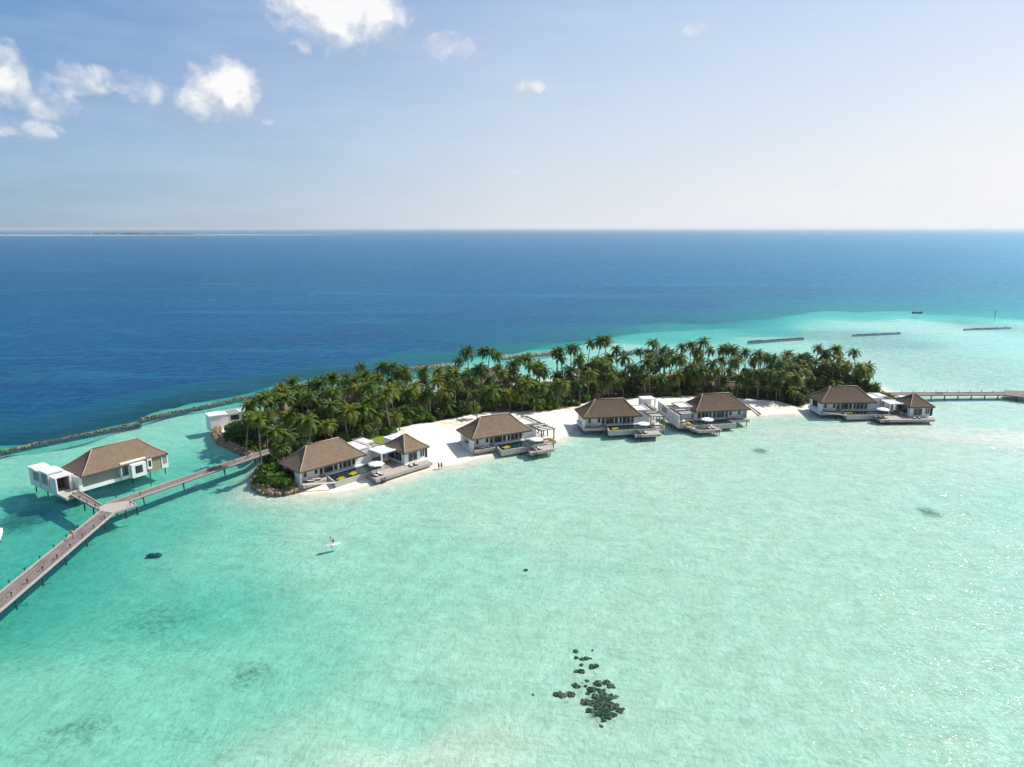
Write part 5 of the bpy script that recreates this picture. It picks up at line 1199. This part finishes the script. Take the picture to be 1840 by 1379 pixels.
# sand path / timber ramp behind the wide-beach villa
pts = [at(918, 742, 1.4), at(902, 734, 1.4), at(899, 722, 1.4)]
rp = empty('footpath_ramp', (float(pts[0][0]), float(pts[0][1]), 0), 0, 'pale timber footpath winding from the grove to the rear of the wide-beach villa', 'footpath')
nn = [np.array([1.0, .2])] * 3; strip([tuple(p_ - pts[0] - n_ * .8) for p_, n_ in zip(pts, nn)], [tuple(p_ - pts[0] + n_ * .8) for p_, n_ in zip(pts, nn)], 1.2, 1.75, 'deck', M['jetty'], rp)

# far island on the horizon reef
isl = MB(); q_ = random.Random(77)
for (x0, x1, y_) in ((-8200, -6300, 6150), (-4000, -2900, 6500)):
    for i in range(60):
        x = q_.uniform(x0, x1); e = 1 - abs(2 * (x - x0) / (x1 - x0) - 1)
        isl.blob((x, y_ + q_.uniform(-60, 60), 3), q_.uniform(18, 40) * (.4 + .6 * e), .3, i, 8, 5, .38)
tag(isl.build('far_trees', M['leafdark']), 'dark strip of trees on a far island at the left horizon', 'trees', None, 'stuff')
fi = MB()
for (x0, x1, y_) in ((-8400, -2700, 6320),):
    fi.prism([(x0, y_ - 60), (x1, y_ + 60), (x1 - 100, y_ + 200), (x0, y_ + 100)], -.5, 1.2)
tag(fi.build('far_sandbank', sandmat('far_sand', False)), None, None, None, 'structure')

# ------------------------------------------------------------------ sea air
hx = float(XS[-1]) * 1.02; hy0 = float(YS[0]) - 200; hy1 = float(YS[-1]) * 1.02
hm = MB(); hm.box(-hx, hy0, -15.2, hx, hy1, 63)
mh, th_, oh = newmat('sea_haze'); pv = th_.n('ShaderNodeVolumePrincipled'); pv.inputs['Density'].default_value = 4.5e-5; pv.inputs['Color'].default_value = (.86, .93, 1.0, 1); pv.inputs['Anisotropy'].default_value = .25
th_.L.new(pv.outputs[0], oh.inputs['Volume'])
tag(hm.build('haze', mh), None, None, None, 'stuff')

# things that would otherwise share a label are told apart by their order from the left
by_label = {}
for o in COL.objects:
    if o.parent is None and o.get('label'): by_label.setdefault(o['label'], []).append(o)
for l_, os_ in by_label.items():
    if len(os_) < 2: continue
    os_.sort(key=lambda o: math.atan2(o.location[0], o.location[1]))
    for i, o in enumerate(os_): o['label'] = f'{l_}, {ORD[i] if i < 10 else "rightmost"} from left' if i < 10 else f'{l_}, rightmost'

# ------------------------------------------------------------------ sky, sun, camera
W = bpy.data.worlds.new('World'); scene.world = W; W.use_nodes = True; t = NT(W.node_tree); t.t.nodes.clear()
wo = t.n('ShaderNodeOutputWorld'); bg = t.n('ShaderNodeBackground'); t.L.new(bg.outputs[0], wo.inputs[0])
sky = t.n('ShaderNodeTexSky', sky_type='NISHITA'); sky.sun_disc = False; sky.sun_elevation = SUN_EL; sky.sun_rotation = SUN_AZ
sky.altitude = 50; sky.air_density = 1.0; sky.dust_density = 1.2; sky.ozone_density = 1.6
vec = t.n('ShaderNodeTexCoord').outputs['Generated']
sep = t.n('ShaderNodeSeparateXYZ'); t.L.new(vec, sep.inputs[0])
el = t.math('ARCSINE', sep.outputs[2]); az = t.math('ARCTAN2', sep.outputs[0], sep.outputs[1])
# hazy band: stronger near the horizon and towards the sun
sunside = t.ramp(t.math('ADD', t.math('MULTIPLY', az, .55), .5), [(.1, 0.), (.3, .34), (.5, .68), (.86, 1.)])
low = t.ramp(t.math('MULTIPLY', t.math('MAXIMUM', el, 0.0), 2.4), [(0., 1.), (.25, .72), (.7, .25), (1., 0.)])
hz = t.math('MULTIPLY', t.math('ADD', t.math('MULTIPLY', low, .72), t.math('MULTIPLY', sunside, .52)), .92, clamp=True)
hazec = t.mix(sunside, (5.0, 6.3, 8.3), (12.0, 12.1, 12.3))
scol = t.mix(hz, t.mix(1.0, sky.outputs[0], (.40, 1.08, 1.65), 'MULTIPLY'), hazec)
# clouds
cv = t.n('ShaderNodeCombineXYZ'); t.L.new(az, cv.inputs[0]); t.L.new(el, cv.inputs[1]); cv.inputs[2].default_value = 0
n1 = t.noise(cv.outputs[0], 24, 6, .52, .4); n2 = t.noise(cv.outputs[0], 60, 5, .52)
def dirpx(x, y):
    u = (x - 920) / FPX; v = (y - 689.5) / FPX
    d = np.array([u, math.cos(PITCH) - v * math.sin(PITCH), -math.sin(PITCH) - v * math.cos(PITCH)]); d /= np.linalg.norm(d)
    return math.atan2(d[0], d[1]), math.asin(d[2])
CL = [(600, 10, 92, 62, 1.15), (660, 20, 62, 50, 1.1), (530, -25, 80, 40, 1.0), (600, 70, 45, 28, .62), (806, 84, 46, 24, .68), (372, 166, 40, 38, 1.15), (408, 160, 50, 40, 1.2), (425, 170, 38, 30, 1.05),
      (0, 135, 52, 52, .78), (40, 185, 80, 42, .56), (30, 220, 85, 30, .46), (125, 140, 46, 28, .52), (200, 150, 90, 28, .52), (250, 165, 50, 24, .44), (490, 216, 30, 12, .45), (955, 157, 34, 13, .72), (1245, 52, 26, 12, .6), (930, 308, 40, 10, .4)]
dens = None
for x, y, rx, ry, s_ in CL:
    a0, e0 = dirpx(x, y); ra = rx / FPX * .95; re = ry / FPX * .95
    dx = t.math('MULTIPLY', t.math('SUBTRACT', az, a0), 1 / ra); dy = t.math('MULTIPLY', t.math('SUBTRACT', el, e0), 1 / re)
    r2 = t.math('ADD', t.math('MULTIPLY', dx, dx), t.math('MULTIPLY', dy, dy))
    g_ = t.math('MULTIPLY', t.math('POWER', 2.71828, t.math('MULTIPLY', r2, -.9)), s_)
    dens = g_ if dens is None else t.math('MAXIMUM', dens, g_)
dn = t.math('ADD', dens, t.math('MULTIPLY', t.math('SUBTRACT', t.math('ADD', t.math('MULTIPLY', n1, .65), t.math('MULTIPLY', n2, .35)), .5), 2.0))
dn = t.math('MULTIPLY', dn, t.ramp(dens, [(.06, 0.), (.3, 1.)]))
ca = t.ramp(dn, [(.20, 0.), (.60, .52), (1.05, .93)], 'EASE')
sh_ = t.n('ShaderNodeVectorMath', operation='ADD'); t.L.new(cv.outputs[0], sh_.inputs[0]); sh_.inputs[1].default_value = (.010, .013, 0)
n1s = t.noise(sh_.outputs[0], 24, 6, .52, .4)
lit_ = t.math('ADD', dn, t.math('MULTIPLY', t.math('SUBTRACT', n1, n1s), 2.6))
cc = t.mix(t.ramp(lit_, [(.30, 0.), (.95, 1.)]), (8.3, 9.0, 10.2), (13.4, 13.2, 12.9))
scol = t.mix(ca, scol, cc)
cir = t.noise(t.mapping(cv.outputs[0], (3.0, 16, 1), (0, 0, R(8))), 1.6, 6, .62)
scol = t.mix(t.math('MULTIPLY', t.ramp(cir, [(.42, 0.), (.75, 1.)]), .22), scol, (9.0, 10.2, 12.2))
t.L.new(scol, bg.inputs[0]); bg.inputs[1].default_value = .060

sun = bpy.data.lights.new('sun', 'SUN'); sun.energy = 4.6; sun.angle = R(.53); sun.color = (1.0, .955, .88)
so = bpy.data.objects.new('sun', sun); COL.objects.link(so)
sd = (math.sin(SUN_AZ) * math.cos(SUN_EL), math.cos(SUN_AZ) * math.cos(SUN_EL), math.sin(SUN_EL))
from mathutils import Vector
so.rotation_euler = Vector(sd).to_track_quat('Z', 'Y').to_euler(); so.location = (60, 60, 120)
cam = bpy.data.cameras.new('camera'); co = bpy.data.objects.new('camera', cam); COL.objects.link(co)
co.location = (0, 0, CAM_H); co.rotation_euler = (R(90) - PITCH, 0, 0)
cam.sensor_width = 36; cam.lens = 36 * FPX / 1840; cam.clip_start = .5; cam.clip_end = 120000
scene.camera = co
scene.view_settings.view_transform = 'Standard'; scene.view_settings.look = 'None'; scene.view_settings.gamma = 1; scene.view_settings.exposure = 0.36
scene.cycles.max_bounces = 4; scene.cycles.diffuse_bounces = 2; scene.cycles.glossy_bounces = 2; scene.cycles.transmission_bounces = 2; scene.cycles.volume_bounces = 0; scene.cycles.transparent_max_bounces = 8; scene.cycles.use_denoising = True; scene.cycles.use_adaptive_sampling = True; scene.cycles.adaptive_threshold = .025
W.cycles.sampling_method = 'MANUAL'; W.cycles.sample_map_resolution = 512
try: scene.cycles.denoiser = 'OPENIMAGEDENOISE'
except Exception: pass
